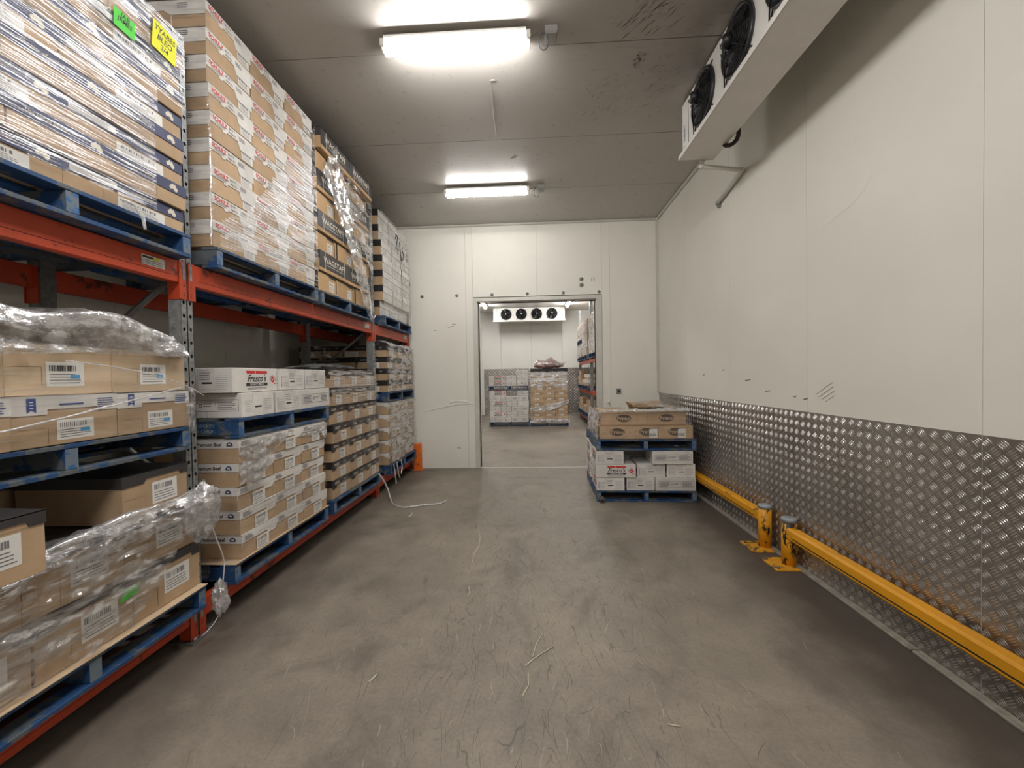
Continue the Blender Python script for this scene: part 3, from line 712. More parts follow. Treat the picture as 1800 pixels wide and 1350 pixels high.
def lid(sx, sy, h, profs, mt, drop, t_=.004, top=True):
    """telescoping lid: top plate and four skirts; profs[face] = list of (u fraction, drop) along the skirt"""
    mb = MB()
    if top: mb.box(-sx/2-t_, sx/2+t_, -sy/2-t_, sy/2+t_, h-.001, h+.003, mt)
    for face in ('x+', 'x-', 'y-', 'y+'):
        P, W = fmap(face, sx, sy); W2 = W/2+t_
        pr = profs.get(face) or [(0, drop), (1, drop)]
        V = []; F = []
        for (u, d) in pr:
            uu = -W2+u*2*W2; V += [P(uu, h+.003, t_), P(uu, h-d, t_), P(uu, h-d, .0005)]
        for i in range(len(pr)-1):
            F += [[3*i+1, 3*i+4, 3*i+3, 3*i], [3*i+2, 3*i+5, 3*i+4, 3*i+1]]
        mb.add(V, F, mt)
    return mb

TAB = [(0, 1.5), (.16, 1.5), (.2, 1), (.6, 1), (.64, .72), (.9, .72), (.93, 1), (1, 1)]
def tabs(d, pat): return [(u, d*k) for u, k in pat]

def carton_meshes(style, sx, sy, h, ori, faces):
    """ori: 'E' short end faces the aisle (x+), 'S' long side faces the aisle. Returns {part: mesh}"""
    random.seed(hash((style, ori)) % 1000 if False else sum(map(ord, style+ori)))
    end = ('x+', 'x-') if ori == 'E' else ('y-', 'y+')
    side = ('y-', 'y+') if ori == 'E' else ('x+', 'x-')
    end = tuple(f for f in end if f in faces); side = tuple(f for f in side if f in faces)
    body_m = {'fresco': WHITE_BOARD, 'frescoi': WHITE_BOARD, 'wag': KRAFT_ORANGE, 'tan': KRAFT, 'primo': KRAFT, 'lowa': KRAFT, 'mida': KRAFT_PALE, 'white': WHITE_BOARD, 'dblack': KRAFT}.get(style, KRAFT)
    out = {}
    b = MB(); b.box(-sx/2, sx/2, -sy/2, sy/2, 0, h-.001, body_m, .0025); out['body'] = b
    decos = []
    def D(face, lift=0): d = Deco(face, sx, sy, h, lift); decos.append(d); return d
    T = .0042
    if style == 'blue':
        dr = h*.42
        out['lid'] = lid(sx, sy, h, {f: tabs(dr, [(0, 1), (.02, 1), (.04, .85), (.5, .85), (.52, 1), (1, 1)]) for f in side}, NAVY, dr)
        for f in side:
            d = D(f, T); W = d.W
            d.rect('printed_panel', -W*.46, -W*.12, h-dr*.72, h-dr*.2, PAPER); d.lines('printed_panel', -W*.45, -W*.13, h-dr*.68, h-dr*.25, 4, INK_GREY, fr=.3)
            d.lines('printed_panel', .0, W*.24, h-dr*.6, h-dr*.25, 3, INK_CREAM, fr=.3)
            d.poly('map_print', [(W*.38+a*.05, h-dr*.5+b_*.05) for a, b_ in AUS], INK_CREAM)
            d = D(f); d.label(W*.1, h*.28, W*.42, h*.46); d.rect('crease', -W*.22, -W*.216, 0, h*.56, INK_GREY)
        for f in end:
            d = D(f, T); W = d.W; d.poly('map_print', [(W*.30+a*.05, h-dr*.5+b_*.05) for a, b_ in AUS], INK_CREAM)
            d.text('slogan', 'The joy of eating', -W*.18, h-dr*.5, .022, INK_CREAM, shear=.35)
            d = D(f); d.rect('crease', W*.05, W*.054, h*.08, h*.45, INK); d.rect('crease', -W*.4, W*.05, h*.45, h*.455, INK); d.rect('crease', -W*.4, W*.05, h*.08, h*.085, INK)
    elif style == 'schulz':
        dr = h*.36
        pat = [(0, 1), (.25, 1), (.27, 1.25), (.33, 1.25), (.35, 1), (.6, 1), (.65, 1.75), (1, 1.75)]
        pr = {f: tabs(dr, pat) for f in end}; pr.update({f: tabs(dr, [(0, 1), (.55, 1), (.62, 1.45), (1, 1.45)]) for f in side})
        out['lid'] = lid(sx, sy, h, pr, WHITE_BOARD, dr)
        for f in end:
            d = D(f, T); W = d.W; d.text('red_lettering', 'SCHULZ', -W*.3, h-dr*.40, .036, INK_RED, sx=.85, off=.025)
            d.lines('small_print', -W*.42, -W*.15, h-dr*.95, h-dr*.62, 2, INK_GREY, fr=.35)
            d.text('small_print', 'BUTT', -W*.04, h-dr*.32, .022, INK); d.text('small_print', 'MEATS', -W*.03, h-dr*.75, .020, INK)
            d.lines('small_print', W*.12, W*.3, h-dr*.8, h-dr*.3, 3, INK_GREY, fr=.4)
            d = D(f); d.label(W*.33, h*.24, W*.28, h*.36)
        for f in side:
            d = D(f, T); W = d.W; d.lines('small_print', W*.2, W*.32, h-dr*.8, h-dr*.2, 3, INK_GREY)
            d = D(f); d.rect('strap', W*.12, W*.135, 0, h*.99, PAPER)
    elif style == 'wag':
        if ori == 'E':
            for f in ('x+',):
                d = D(f); W = d.W
                d.poly('cut_out', [(-W*.0, h*.95), (W*.36, h*.95), (W*.42, h*.78), (W*.42, h*.12), (W*.39, h*.12), (W*.39, h*.74), (W*.33, h*.84), (W*.02, h*.86)], BLACK_LID)
                d.rect('cut_out', -W*.5, W*.5, h*.95, h*.998, BLACK_LID)
                d.label(W*.16, h*.42, W*.26, h*.5); d.rect('crease', -W*.5, W*.5, h*.30, h*.306, KRAFT_DARK)
            for f in side:
                d = D(f); d.rect('dark_panel', -d.W/2, d.W/2, .004, h*.99, BLACK_LID)
                d.text('lettering', 'WAGSTAFF', 0, h*.5, .07, INK_CREAM, off=.004)
        else:
            dr = h*.80
            out['lid'] = lid(sx, sy, h, {f: [(0, dr), (1, dr)] for f in side}, CHAR_LID, h*.40)
            for f in side:
                d = D(f, T); W = d.W; d.text('lettering', 'WAGSTAFF', -W*.02, h*.62, .072, INK_CREAM, sx=1.15, off=.02)
                d.lines('lettering', -W*.3, W*.28, h*.34, h*.40, 1, INK_CREAM, rag=0, fr=.4)
                d.rect('strap', -W*.34, -W*.33, .0, h*.99, PAPER, 2); d.rect('strap', W*.32, W*.33, .0, h*.99, PAPER, 2)
            for f in end: d = D(f); d.label(d.W*.1, h*.35, d.W*.25, h*.45)
    elif style in ('dblack', 'gblack'):
        dr = h*.42
        out['lid'] = lid(sx, sy, h, {}, BLACK_LID if style == 'dblack' else BLACK_LID, dr)
        for f in side:
            d = D(f, T); W = d.W; d.rect('lid_print', -W*.25, W*.25, h-dr*.62, h-dr*.42, INK_GREY)
            if style == 'gblack':
                d.text('lid_print', '(S)', W*.38, h-dr*.5, .028, INK_CREAM)
                d = D(f); d.label(-W*.3, h*.27, W*.3, h*.4)
        for f in end:
            d = D(f, T); W = d.W
            if style == 'dblack':
                d.rect('white_sticker', -W*.48, W*.48, h-dr*.98, h, PAPER, 1); d = D(f); d.rect('white_sticker', -W*.46, W*.44, h*.03, h*.55, PAPER, 1)
                d.lines('white_sticker', -W*.4, W*.1, h*.1, h*.5, 4, INK_GREY, 2, .25)
            else:
                d.rect('lid_print', -W*.4, W*.2, h-dr*.7, h-dr*.4, INK_GREY); d = D(f); d.label(W*.05, h*.3, W*.4, h*.46)
    elif style == 'beef':
        dr = h*.34
        pat = [(0, 1.55), (.02, 1.0), (.06, 1.0), (.08, 1.0), (.7, 1.0), (.72, 1.5), (.95, 1.5), (1, 1)]
        out['lid'] = lid(sx, sy, h, {f: tabs(dr, pat) for f in end}, WHITE_BOARD, dr)
        for f in side:
            d = D(f, T); W = d.W; tw = max(a for a, b_ in text2d('Australian Premium Beef', .032, 0, .92, .02)[0])
            d.text('lettering', 'Australian Premium Beef', W*.31-tw, h-dr*.5, .032, INK, sx=.92, off=.02)
            cu, cv, r = W*.40, h-dr*.62, .021
            d.ring('emblem', cu, cv, r*.75, r, 0, math.pi, INK_BLUE); d.rect('emblem', cu-r, cu+r, cv-.006, cv, INK_BLUE); d.ell('emblem', cu, cv+.006, r*.72, r*.6, INK, 1)
            d.poly('emblem', [(cu+a*.02, cv+.007+b_*.018) for a, b_ in AUS], PAPER, 3)
        for f in end:
            d = D(f, T); W = d.W; d.lines('small_print', -W*.44, -W*.2, h-dr*.85, h-dr*.2, 4, INK_GREY)
            d = D(f, .004); d.label(W*.06, h*.30, W*.36, h*.56)
    elif style == 'fresco':
        for f, kind in zip(side, ('logo', 'logo')):
            d = D(f); W = d.W
            d.poly('red_flash', [(-W*.22, h*.88), (-W*.03, h*.88), (-W*.02, h*.76), (-W*.20, h*.76)], INK_RED)
            d.poly('red_flash', [(-W*.015, h*.88), (W*.25, h*.88), (W*.26, h*.76), (-W*.005, h*.76)], INK_RED)
            d.text('script_lettering', "Fresco's", W*.02, h*.57, .066, INK, 1, .45, .9, .022)
            d.rect('name_band', -W*.22, W*.26, h*.24, h*.37, INK); d.text('name_band', 'QUALITY MEATS', W*.02, h*.305, .019, PAPER, 2, 0, 1.05, .012)
            d.lines('small_print', -W*.2, W*.24, h*.08, h*.18, 2, INK_GREY, fr=.35, rag=.1)
            cu, cv = W*.39, h*.5; d.ell('tick_emblem', cu, cv, .020, .022, INK_RED, 1); d.ring('tick_emblem', cu, cv, .027, .032, -.4, math.pi+.4, INK_GREY)
            d.poly('tick_emblem', [(cu-.012, cv+.002), (cu-.004, cv-.010), (cu+.012, cv+.012), (cu+.009, cv+.014), (cu-.004, cv-.003), (cu-.009, cv+.005)], PAPER, 2)
            d.rect('tick_emblem', cu+.012, cu+.034, cv-.035, cv-.028, INK_RED)
        for f in end:
            d = D(f); W = d.W
            d.rect('form_print', -W*.18, W*.14, h*.90, h*.91, INK_GREY); d.rect('form_print', -W*.18, -W*.176, h*.12, h*.96, INK_GREY)
            d.rect('form_print', W*.14, W*.144, h*.12, h*.96, INK_GREY)
            for i in range(7): v = h*(.2+.075*i); d.rect('form_print', -W*.40, -W*.2, v, v+.002, INK_GREY); d.rect('form_print', -W*.44, -W*.415, v-.004, v+.004, INK_BLUE); d.rect('form_print', W*.17, W*.42, v+.004, v+.006, INK_GREY)
            d.rect('form_print', -W*.1, W*.10, h*.36, h*.43, INK); d.lines('form_print', -W*.14, W*.11, h*.5, h*.84, 4, INK_GREY, fr=.25)
            d.rect('form_print', -W*.42, W*.40, h*.14, h*.147, INK_GREY)
    elif style == 'frescoi':
        for f in side:
            d = D(f); W = d.W
            for (a, b_, c_, e) in ((-W*.44, W*.46, h*.72, h*.735), (-W*.44, W*.46, h*.27, h*.285), (-W*.44, -W*.435, h*.27, h*.735), (W*.455, W*.46, h*.27, h*.735)): d.rect('info_panel', a, b_, c_, e, INK)
            d.lines('info_panel', -W*.41, -W*.14, h*.32, h*.68, 5, INK_GREY, fr=.5); d.lines('info_panel', W*.16, W*.43, h*.32, h*.68, 5, INK_GREY, fr=.5)
            d.ring('info_panel', -W*.09, h*.5, .008, .012, 0, 6.28, INK); d.lines('info_panel', -W*.05, W*.1, h*.45, h*.62, 2, INK_GREY, fr=.4)
            d.text('info_panel', '?', W*.125, h*.55, .03, INK); d.rect('crease', -.001, .001, 0, h*.26, INK_GREY)
        for f in end:
            d = D(f); W = d.W
            d.rect('form_print', -W*.18, -W*.176, h*.12, h*.96, INK_GREY); d.rect('form_print', W*.14, W*.144, h*.12, h*.96, INK_GREY)
            for i in range(7): v = h*(.2+.075*i); d.rect('form_print', -W*.40, -W*.2, v, v+.0012, INK_GREY); d.rect('form_print', W*.17, W*.42, v+.004, v+.006, INK_GREY)
            d.rect('form_print', -W*.1, W*.10, h*.36, h*.43, INK)
    elif style == 'eons':
        dr = h*.30
        out['lid'] = lid(sx, sy, h, {f: tabs(dr, [(0, 1.5), (.2, 1.5), (.25, 1), (1, 1)]) for f in end}, BLACK_LID, dr*1.15)
        for f in side: d = D(f, T); d.text('lid_print', '(ons)', d.W*.32, h-dr*.58, .034, INK_CREAM, off=.01); d.rect('lid_print', -d.W*.3, d.W*.02, h-dr*.7, h-dr*.5, INK_GREY)
        for f in end:
            d = D(f, T); W = d.W; d.text('lid_print', '(ons)', W*.15, h-dr*.5, .03, INK_CREAM); d.lines('lid_print', -W*.4, -W*.1, h-dr*.8, h-dr*.3, 2, INK_CREAM)
            d = D(f); d.label(W*.08, h*.34, W*.30, h*.54)
    elif style == 'gwhite':
        dr = h*.34
        out['lid'] = lid(sx, sy, h, {f: tabs(dr, TAB) for f in end+side}, WHITE_BOARD, dr)
        for f in end: d = D(f); d.label(d.W*.1, h*.26, d.W*.3, h*.4); d = D(f, T); d.lines('small_print', -d.W*.3, d.W*.1, h-dr*.7, h-dr*.3, 2, INK_GREY)
        for f in side: d = D(f, T); d.lines('small_print', -d.W*.1, d.W*.2, h-dr*.7, h-dr*.3, 2, INK_GREY)
    elif style == 'mida':
        for f in end+side:
            d = D(f, .0); W = d.W; d.label(W*.02, h*.42, W*.36, h*.50, True)
            d.rect('crease', -W*.45, -W*.2, h*.56, h*.566, KRAFT_DARK); d.rect('crease', -W*.2, -W*.194, h*.2, h*.56, KRAFT_DARK); d.rect('crease', -W*.5, W*.5, h*.86, h*.864, KRAFT_DARK)
    elif style == 'midb':
        out['white_sleeve'] = lid(sx, sy, h, {f: [(0, h*.36), (.3, h*.36), (.3001, h*.26), (.78, h*.26), (.7801, h*.34), (1, h*.34)] for f in ('x+',)}, WHITE_BOARD, h*.3, .003)
        for f in ('x+',):
            d = D(f, .0035); W = d.W; d.poly('blue_emblem', [(-W*.34+a, h*.84+b_) for a, b_ in ((-.015, .026), (.015, .026), (.015, -.03), (0, -.018), (-.015, -.03))], INK_BLUE)
            for q in (.012, 0, -.012): d.rect('blue_emblem', -W*.34-.006, -W*.34+.006, h*.84+q-.002, h*.84+q+.002, PAPER, 1)
            d.lines('small_print', -W*.1, W*.18, h*.8, h*.86, 1, INK_BLUE, fr=.5); d.lines('small_print', W*.28, W*.47, h*.70, h*.94, 5, INK_BLUE, fr=.4)
            d = D(f); d.label(W*.06, h*.3, W*.36, h*.42, True)
            d.rect('crease', -W*.45, -W*.2, h*.36, h*.366, KRAFT_DARK); d.rect('crease', -W*.2, -W*.194, h*.05, h*.36, KRAFT_DARK)
    elif style == 'lowa':
        dr = h*.12
        out['lid'] = lid(sx, sy, h, {f: [(0, dr*1.8), (.30, dr*1.8), (.33, dr), (.85, dr), (.87, dr*1.7), (1, dr*1.7)] for f in end}, CHAR_LID, dr*1.8)
        for f in end:
            d = D(f); W = d.W; d.label(W*.12, h*.5, W*.40, h*.50)
            d.rect('crease', -W*.48, -W*.18, h*.5, h*.506, KRAFT_DARK); d.rect('crease', -W*.18, -W*.174, h*.05, h*.5, KRAFT_DARK); d.rect('crease', W*.02, W*.4, h*.79, h*.796, KRAFT_DARK)
    elif style == 'primo':
        for f in side+end:
            d = D(f); W = d.W; a = min(.085, W*.34); d.ell('oval_print', 0, h*.55, a, h*.30, INK_GREY_D); d.ring('oval_print', 0, h*.55, 0, .001, 0, 1, INK_GREY_D)
            d.text('brand_lettering', 'Primo', 0, h*.55, a*.72, KRAFT_PALE, 1, 0, 1.0, .012)
            d.rect('tape', -W*.5, W*.5, h*.985, h*.998, KRAFT_DARK)
    elif style == 'tan':
        dr = h*.30
        out['lid'] = lid(sx, sy, h, {}, KRAFT_PALE, dr)
        for f in end:
            d = D(f, T); W = d.W; d.ell('dot_print', -W*.35, h-dr*.45, .013, .013, INK); d.lines('dot_print', -W*.05, W*.35, h-dr*.65, h-dr*.35, 1, INK_GREY)
            d = D(f); d.label(W*.0, h*.3, W*.36, h*.32)
    elif style == 'whitetop':
        dr = h*.5
        out['lid'] = lid(sx, sy, h, {}, WHITE_BOARD, dr)
        for f in end: d = D(f, T); d.lines('small_print', -d.W*.3, d.W*.2, h-dr*.6, h-dr*.3, 1, INK_GREY); d = D(f); d.label(d.W*.28, h*.22, d.W*.36, h*.36)
    elif style == 'plain':
        for f in end+side: d = D(f); d.label(d.W*.1, h*.4, d.W*.3, h*.3); d.rect('tape', -.02, .02, h*.7, h*.99, KRAFT_PALE)
    for d in decos:
        for p, m_ in d.parts.items():
            p = p+'|'+d.face
            if p in out:
                o = out[p]; k = len(o.v); o.v += m_.v
                for fc, mi, sm in zip(m_.f, m_.mi, m_.sm): o.f.append([q+k for q in fc]); o.mi.append(o.m(m_.mats[mi])); o.sm.append(sm)
            else: out[p] = m_
    return {p: m_.mesh(p.split('|')[0]) for p, m_ in out.items()}
INK_GREY_D = mat('brown_black_ink', srgb(84, 72, 62), .6, var=0)
_CM = {}
def carton(style, sx, sy, h, ori, loc, rz, label, group, faces=('x+', 'y-')):
    k = (style, round(sx, 3), round(sy, 3), round(h, 3), ori, faces)
    if k not in _CM:
        st = random.getstate(); _CM[k] = carton_meshes(style, sx, sy, h, ori, faces); random.setstate(st)
    t = thing('carton', label, 'carton', loc, rz, group=group)
    for p, me in _CM[k].items():
        link(p.split('|')[0], me, t)
    return t

ORD = ['bottom', 'second', 'third', 'fourth', 'fifth', 'sixth', 'seventh', 'eighth', 'ninth', 'tenth']
COL = {1: ['sole'], 2: ['near', 'far'], 3: ['near', 'middle', 'far'], 4: ['near', 'second', 'third', 'far']}
def layer_word(i, n): return 'top' if i == n-1 else ORD[i]
def stack(y0, z0, layers, desc, group, xf=-1.9, rear=False, jit=.006, L=1.165, tag_='carton'):
    """layers: list of (style, n across, orientation, depth, height, kind words[, inset])"""
    z = z0
    for i, ly in enumerate(layers):
        style, n, ori, dp, h, kind = ly[:6]; inset = ly[6] if len(ly) > 6 else 0
        wy = L/n-.006
        cols = [c for c in range(n)]
        for c in cols:
            x = xf-inset-dp/2+random.uniform(-jit, jit); y = y0+L/n*(c+.5)+random.uniform(-.002, .002)
            st = style if isinstance(style, str) else style[c]
            if st is None: continue
            carton(st, dp-.006, wy, h-.005, ori, (x, y, z), random.uniform(-.008, .008),
                   '%s, %s column, %s layer of %s' % (kind, COL[n][c], layer_word(i, len(layers)), desc), group)
        if rear and (rear is True or i >= rear):
            x = xf-dp-.01-(L-dp)/2; h2 = h-.005
            carton(style if isinstance(style, str) else style[0], L-dp-.02, wy, h2, ori, (x, y0+L/n*.5, z), random.uniform(-.006, .006),
                   '%s, wall-side end, %s layer of %s' % (kind, layer_word(i, len(layers)), desc), group)
        z += h
    return z
def top_pallet(y0, z, label, xf=-1.88, rz=0): return pallet((xf-.5825, y0+.5825, z), rz, label)

# ------------------------------------------------------------------ pallet racking along the left wall
XF = -1.965           # front face of the uprights
FR = [(-.63, -.55), (2.203, 2.283), (4.955, 5.035), (6.42, 6.50)]
rack = thing('pallet_rack', 'orange and galvanised pallet racking along the shaded left wall'.replace('left ', ''), 'racking', (XF-.42, 2.2, 0))
def rk(mb, name, parent=None):
    o = mb.obj(name, parent or rack)
    if parent is None or parent is rack: o.matrix_parent_inverse = Matrix.Translation(-rack.location)
    return o
def upright(y0, y1, xf, top, facing=1):
    """open-fronted post: two punched strips with a groove between them, side webs and a back lip"""
    mb = MB(); w_ = (y1-y0); d = .075*facing; ym = (y0+y1)/2; half = w_/2-.004; pitch = .076
    for (a, b) in ((y0, y0+half), (y1-half, y1)):
        cy = (a+b)/2; zz = .0
        while zz < top-.01:
            z1 = min(zz+pitch, top); cz = (zz+z1)/2; n = 8; r = .0088
            ring = []
            for k in range(n):
                an = 2*math.pi*(k+.5)/n; rr = r; ry = cy+rr*math.cos(an); rz_ = cz+rr*math.sin(an)*(1.0 if math.sin(an) > 0 else 1.55)
                if math.sin(an) < -.5: ry = cy+rr*math.cos(an)*.8
                ring.append((xf, ry, rz_))
            out = []
            for k in range(n):
                an = 2*math.pi*(k+.5)/n; c_, s_ = math.cos(an), math.sin(an); q = max(abs(c_), abs(s_))
                out.append((xf, cy+(b-a)/2*c_/q, cz+(z1-zz)/2*s_/q))
            cor = {1: None}
            V = ring+out; F = []
            for k in range(n):
                k2 = (k+1) % n; F.append([k, k2, n+k2, n+k])
            # outer octagon to rectangle corners
            corners = [(xf, b, z1), (xf, a, z1), (xf, a, zz), (xf, b, zz)]
            V += corners
            F += [[n+0, n+1, n+8-0][:3], [n+2, n+3, n+9], [n+4, n+5, n+10], [n+6, n+7, n+11]]
            mb.add(V, F, GALV)
            zz = z1
    mb.box(min(xf-.0345*facing, xf-.034*facing), max(xf-.0345*facing, xf-.034*facing), y0+.002, y1-.002, 0, top, DARK)  # dark sheet painted in for the shade inside the post
    mb.box(min(xf-.007*facing, xf-.006*facing), max(xf-.007*facing, xf-.006*facing), ym-.004, ym+.004, 0, top, GALV_D)
    for yy in (y0, y1-.002): mb.box(min(xf-d, xf), max(xf-d, xf), yy, yy+.002, 0, top, GALV)
    mb.box(min(xf-d-.001, xf-d+.001), max(xf-d-.001, xf-d+.001), y0, y1, 0, top, GALV_D)
    o = rk(mb, 'upright')
    m2 = MB(); xa, xb = sorted((xf+.035*facing, xf-d-.03*facing)); m2.box(xa, xb, y0-.035, y1+.04, 0, .008, GALV_D, .002)
    for (bx, by) in ((xf+.018*facing, y1+.022), (xf+.018*facing, y0+.0)): m2.lathe((bx, by, .008), [(.011, 0), (.011, .008), (.006, .014)], GALV, 6)
    m2.obj('footplate', o)
    return o
XBK = -2.80
for i, (a, b) in enumerate(FR):
    upright(a, b, XF, 3.46); upright(a, b, XBK-.075, 3.46, -1)
    ym = (a+b)/2
    zs = [.18, .85, 1.5, 2.15, 2.8]
    for j, z in enumerate(zs):
        mb = MB(); za, zb = (z, z+.60)
        if j % 2 == 0: za, zb = zb, za
        mb.tube([(XF-.06, ym, za), (XBK, ym, zb)], .017, GALV_D, 6); rk(mb, 'brace')
    for z in (.1, 3.4):
        mb = MB(); mb.box(XBK, XF-.05, ym-.018, ym+.018, z-.02, z+.02, GALV_D); rk(mb, 'brace')
def beam(y0, y1, x, z0, z1, facing=1, sticker=True):
    mb = MB(); a, b = sorted((x, x-.045*facing)); mb.box(a, b, y0, y1, z0, z1, ORANGE, .004)
    mb.box(min(x+.0006*facing, x), max(x+.0006*facing, x), y0+.05, y1-.05, z0+.035, z0+.037, DARK)
    o = rk(mb, 'beam')
    def sub(m_, nm):
        m_.obj(nm, o)
    for s, yy in ((1, y0), (-1, y1)):
        m2 = MB(); a, b = sorted((x, x-.07*facing)); m2.box(a, b, min(yy, yy+s*.004), max(yy, yy+s*.004), z1-.215, z1, ORANGE)
        xo = x+.006*facing; a, b = sorted((x+.001*facing, xo))
        m2.box(a, b, min(yy-s*.034, yy+s*.012), max(yy-s*.034, yy+s*.012), z1-.215, z1, ORANGE, .002)
        a, b = sorted((xo, xo+.001*facing)); 
        m2.box(a, b, min(yy-s*.026, yy-s*.010), max(yy-s*.026, yy-s*.010), z1-.10, z1-.005, GALV)
        for zz in (.12, .135, .175, .19): m2.box(a, b, min(yy-s*.022, yy-s*.015), max(yy-s*.022, yy-s*.015), z1-zz-.004, z1-zz, DARK)
        sub(m2, 'end_bracket')
    if sticker:
        m2 = MB(); d = x+.0012*facing; yc = y1-.16
        def q(u0, u1, v0, v1, mt, k=0): m2.add([(d+k*.0004, u0, v0), (d+k*.0004, u1, v0), (d+k*.0004, u1, v1), (d+k*.0004, u0, v1)], [[0, 1, 2, 3]], mt)
        q(yc-.065, yc+.065, z0+.05, z0+.10, PAPER); q(yc-.06, yc-.0, z0+.085, z0+.095, INK, 1); q(yc-.0, yc+.03, z0+.083, z0+.096, NOTE_Y, 1)
        for k in range(3): q(yc-.06, yc+.055, z0+.055+k*.009, z0+.058+k*.009, INK_GREY, 1)
        sub(m2, 'load_sticker')
ZB0, ZB1 = .205, 2.165
for i in range(3):
    y0, y1 = FR[i][1]+.002, FR[i+1][0]-.002
    for (zt, hh) in ((ZB0, .11), (ZB1, .125)):
        beam(y0, y1, XF+.002, zt-hh, zt, 1, zt > 1)
        beam(y0, y1, XBK-.078, zt-hh, zt, -1, False)
t = thing('post_guard', 'orange steel guard standing at the rack end by back wall', 'guard', (-1.86, 6.46, 0))
mb = MB(); V = []; F = []
prof = [(-.05, -.045), (.045, -.045), (.055, -.035), (.055, .045), (.045, .045), (.045, -.033), (-.05, -.033)]
for z in (0, .40, .43): V += [(x*(1 if z < .42 else .9), y*(1 if z < .42 else .9), z) for x, y in prof]
k = len(prof)
for r in range(2):
    for i in range(k): F.append([r*k+i, r*k+(i+1) % k, (r+1)*k+(i+1) % k, (r+1)*k+i])
F.append([2*k+i for i in range(k)])
mb.add(V, F, ORANGE2); mb.obj('shield', t)
mb = MB(); mb.box(-.07, .08, -.065, .055, 0, .006, ORANGE2); mb.obj('baseplate', t)

# ------------------------------------------------------------------ loads on the rack
ZP0, ZP1 = ZB0+.003, ZB1+.005
# A: navy-lidded cartons, top level, near bay
top_pallet(1.022, ZP1, 'blue pallet on upper beam under the navy-lidded cartons')
lay = []
for i in range(8):
    lay.append(('blue', 2, 'S', .38, .129, 'navy-lidded kraft carton', .0 if i % 2 == 0 else .0) if i % 2 == 0 else ('blue', 3, 'E', .56, .129, 'navy-lidded kraft carton', -.015))
zA = stack(1.022, ZP1+PH+.002, lay, 'the stack with yellow note', 'navy-lidded cartons on the upper level', -1.915)
# B: white-lidded cartons
top_pallet(2.375, ZP1, 'blue pallet on upper beam under the white-lidded cartons')
zB = stack(2.375, ZP1+PH+.002, [('schulz', 3, 'E', .57, .163, 'white-lidded carton with red lettering')]*9, 'the tallest upper stack', 'white-lidded cartons on the upper level', -1.905, rear=6)
# C: charcoal and kraft
top_pallet(3.60, ZP1-.004, 'blue pallet on upper beam under the charcoal-lidded cartons')
lay = []
for i in range(8):
    if i % 2 == 0: lay.append(('wag', 3, 'E', .56, .182, 'kraft carton with cut-out corner', .0))
    else: lay.append(('wag', 2, 'S', .40, .182, 'charcoal-lidded carton', -.02 if i < 7 else -.055))
zC = stack(3.60, ZP1+PH, lay, 'the charcoal-lidded upper stack', 'charcoal-lidded cartons on the upper level', -1.915)
# D
top_pallet(5.175, ZP1, 'blue pallet on upper beam closest to the back wall')
zD = stack(5.175, ZP1+PH+.002, [('dblack', 3, 'E', .56, .195, 'black-lidded carton with white stickers', (.05, .0, .0, .0, .012, .045, .05)[i]) for i in range(7)], 'back-wall upper stack', 'black-lidded cartons by the back wall', -1.90)
# low A
top_pallet(1.03, ZP0, 'blue pallet on low beam under the loosely wrapped cartons', -1.865)
pieces = stack(1.03, ZP0+PH+.006, [('lowa', 3, 'E', .57, .235, 'kraft carton with charcoal edge'), ('lowa', 3, 'E', .57, .235, 'kraft carton with charcoal edge', .03)], 'the loosely wrapped low stack', 'cartons in the loosely wrapped low stack', -1.895, rear=1)
zt = pieces
mb = MB(); mb.box(-3.02, -1.855, 1.03, 2.196, ZP0+PH+.0005, ZP0+PH+.0045, KRAFT_PALE)
o = mb.obj('slip_sheet', None, label='kraft slip sheet under the loosely wrapped low stack', category='cardboard sheet')
for c, (yy, lb) in enumerate(((1.98, 'open kraft carton on top of loosely wrapped stack beside perforated post'), (1.20, 'open kraft carton with torn charcoal flap, at the cropped end of wrapped stack'))):
    carton('lowa', .52, .365, .22, 'E', (-2.19-(0 if c == 0 else -.16), yy, zt+.002), .02 if c == 0 else -.05, lb, 'open cartons on top of the wrapped low stack')
for c, (xx, yy) in enumerate(((-2.75, 1.25), (-2.75, 1.63), (-2.75, 2.0))):
    carton('lowa', .5, .37, .22, 'E', (xx, yy, zt+.002), 0, 'kraft carton in shadow at the wall side, %s one on wrapped low stack' % ('near', 'middle', 'far')[c], 'cartons in shadow on the wrapped low stack')
# mid A
pallet((-1.90-.5825, 1.0+.5825, 1.112), 0, 'blue pallet bridging the near low stack under ribbon-marked cartons')
zM = stack(1.0, 1.112+PH+.002, [('midb', 3, 'E', .57, .20, 'kraft carton with white sleeve and blue ribbon'), ('mida', 3, 'E', .57, .205, 'kraft carton with blue-marked label', .02)], 'film-topped near stack', 'cartons in the film-topped near stack', -1.90)
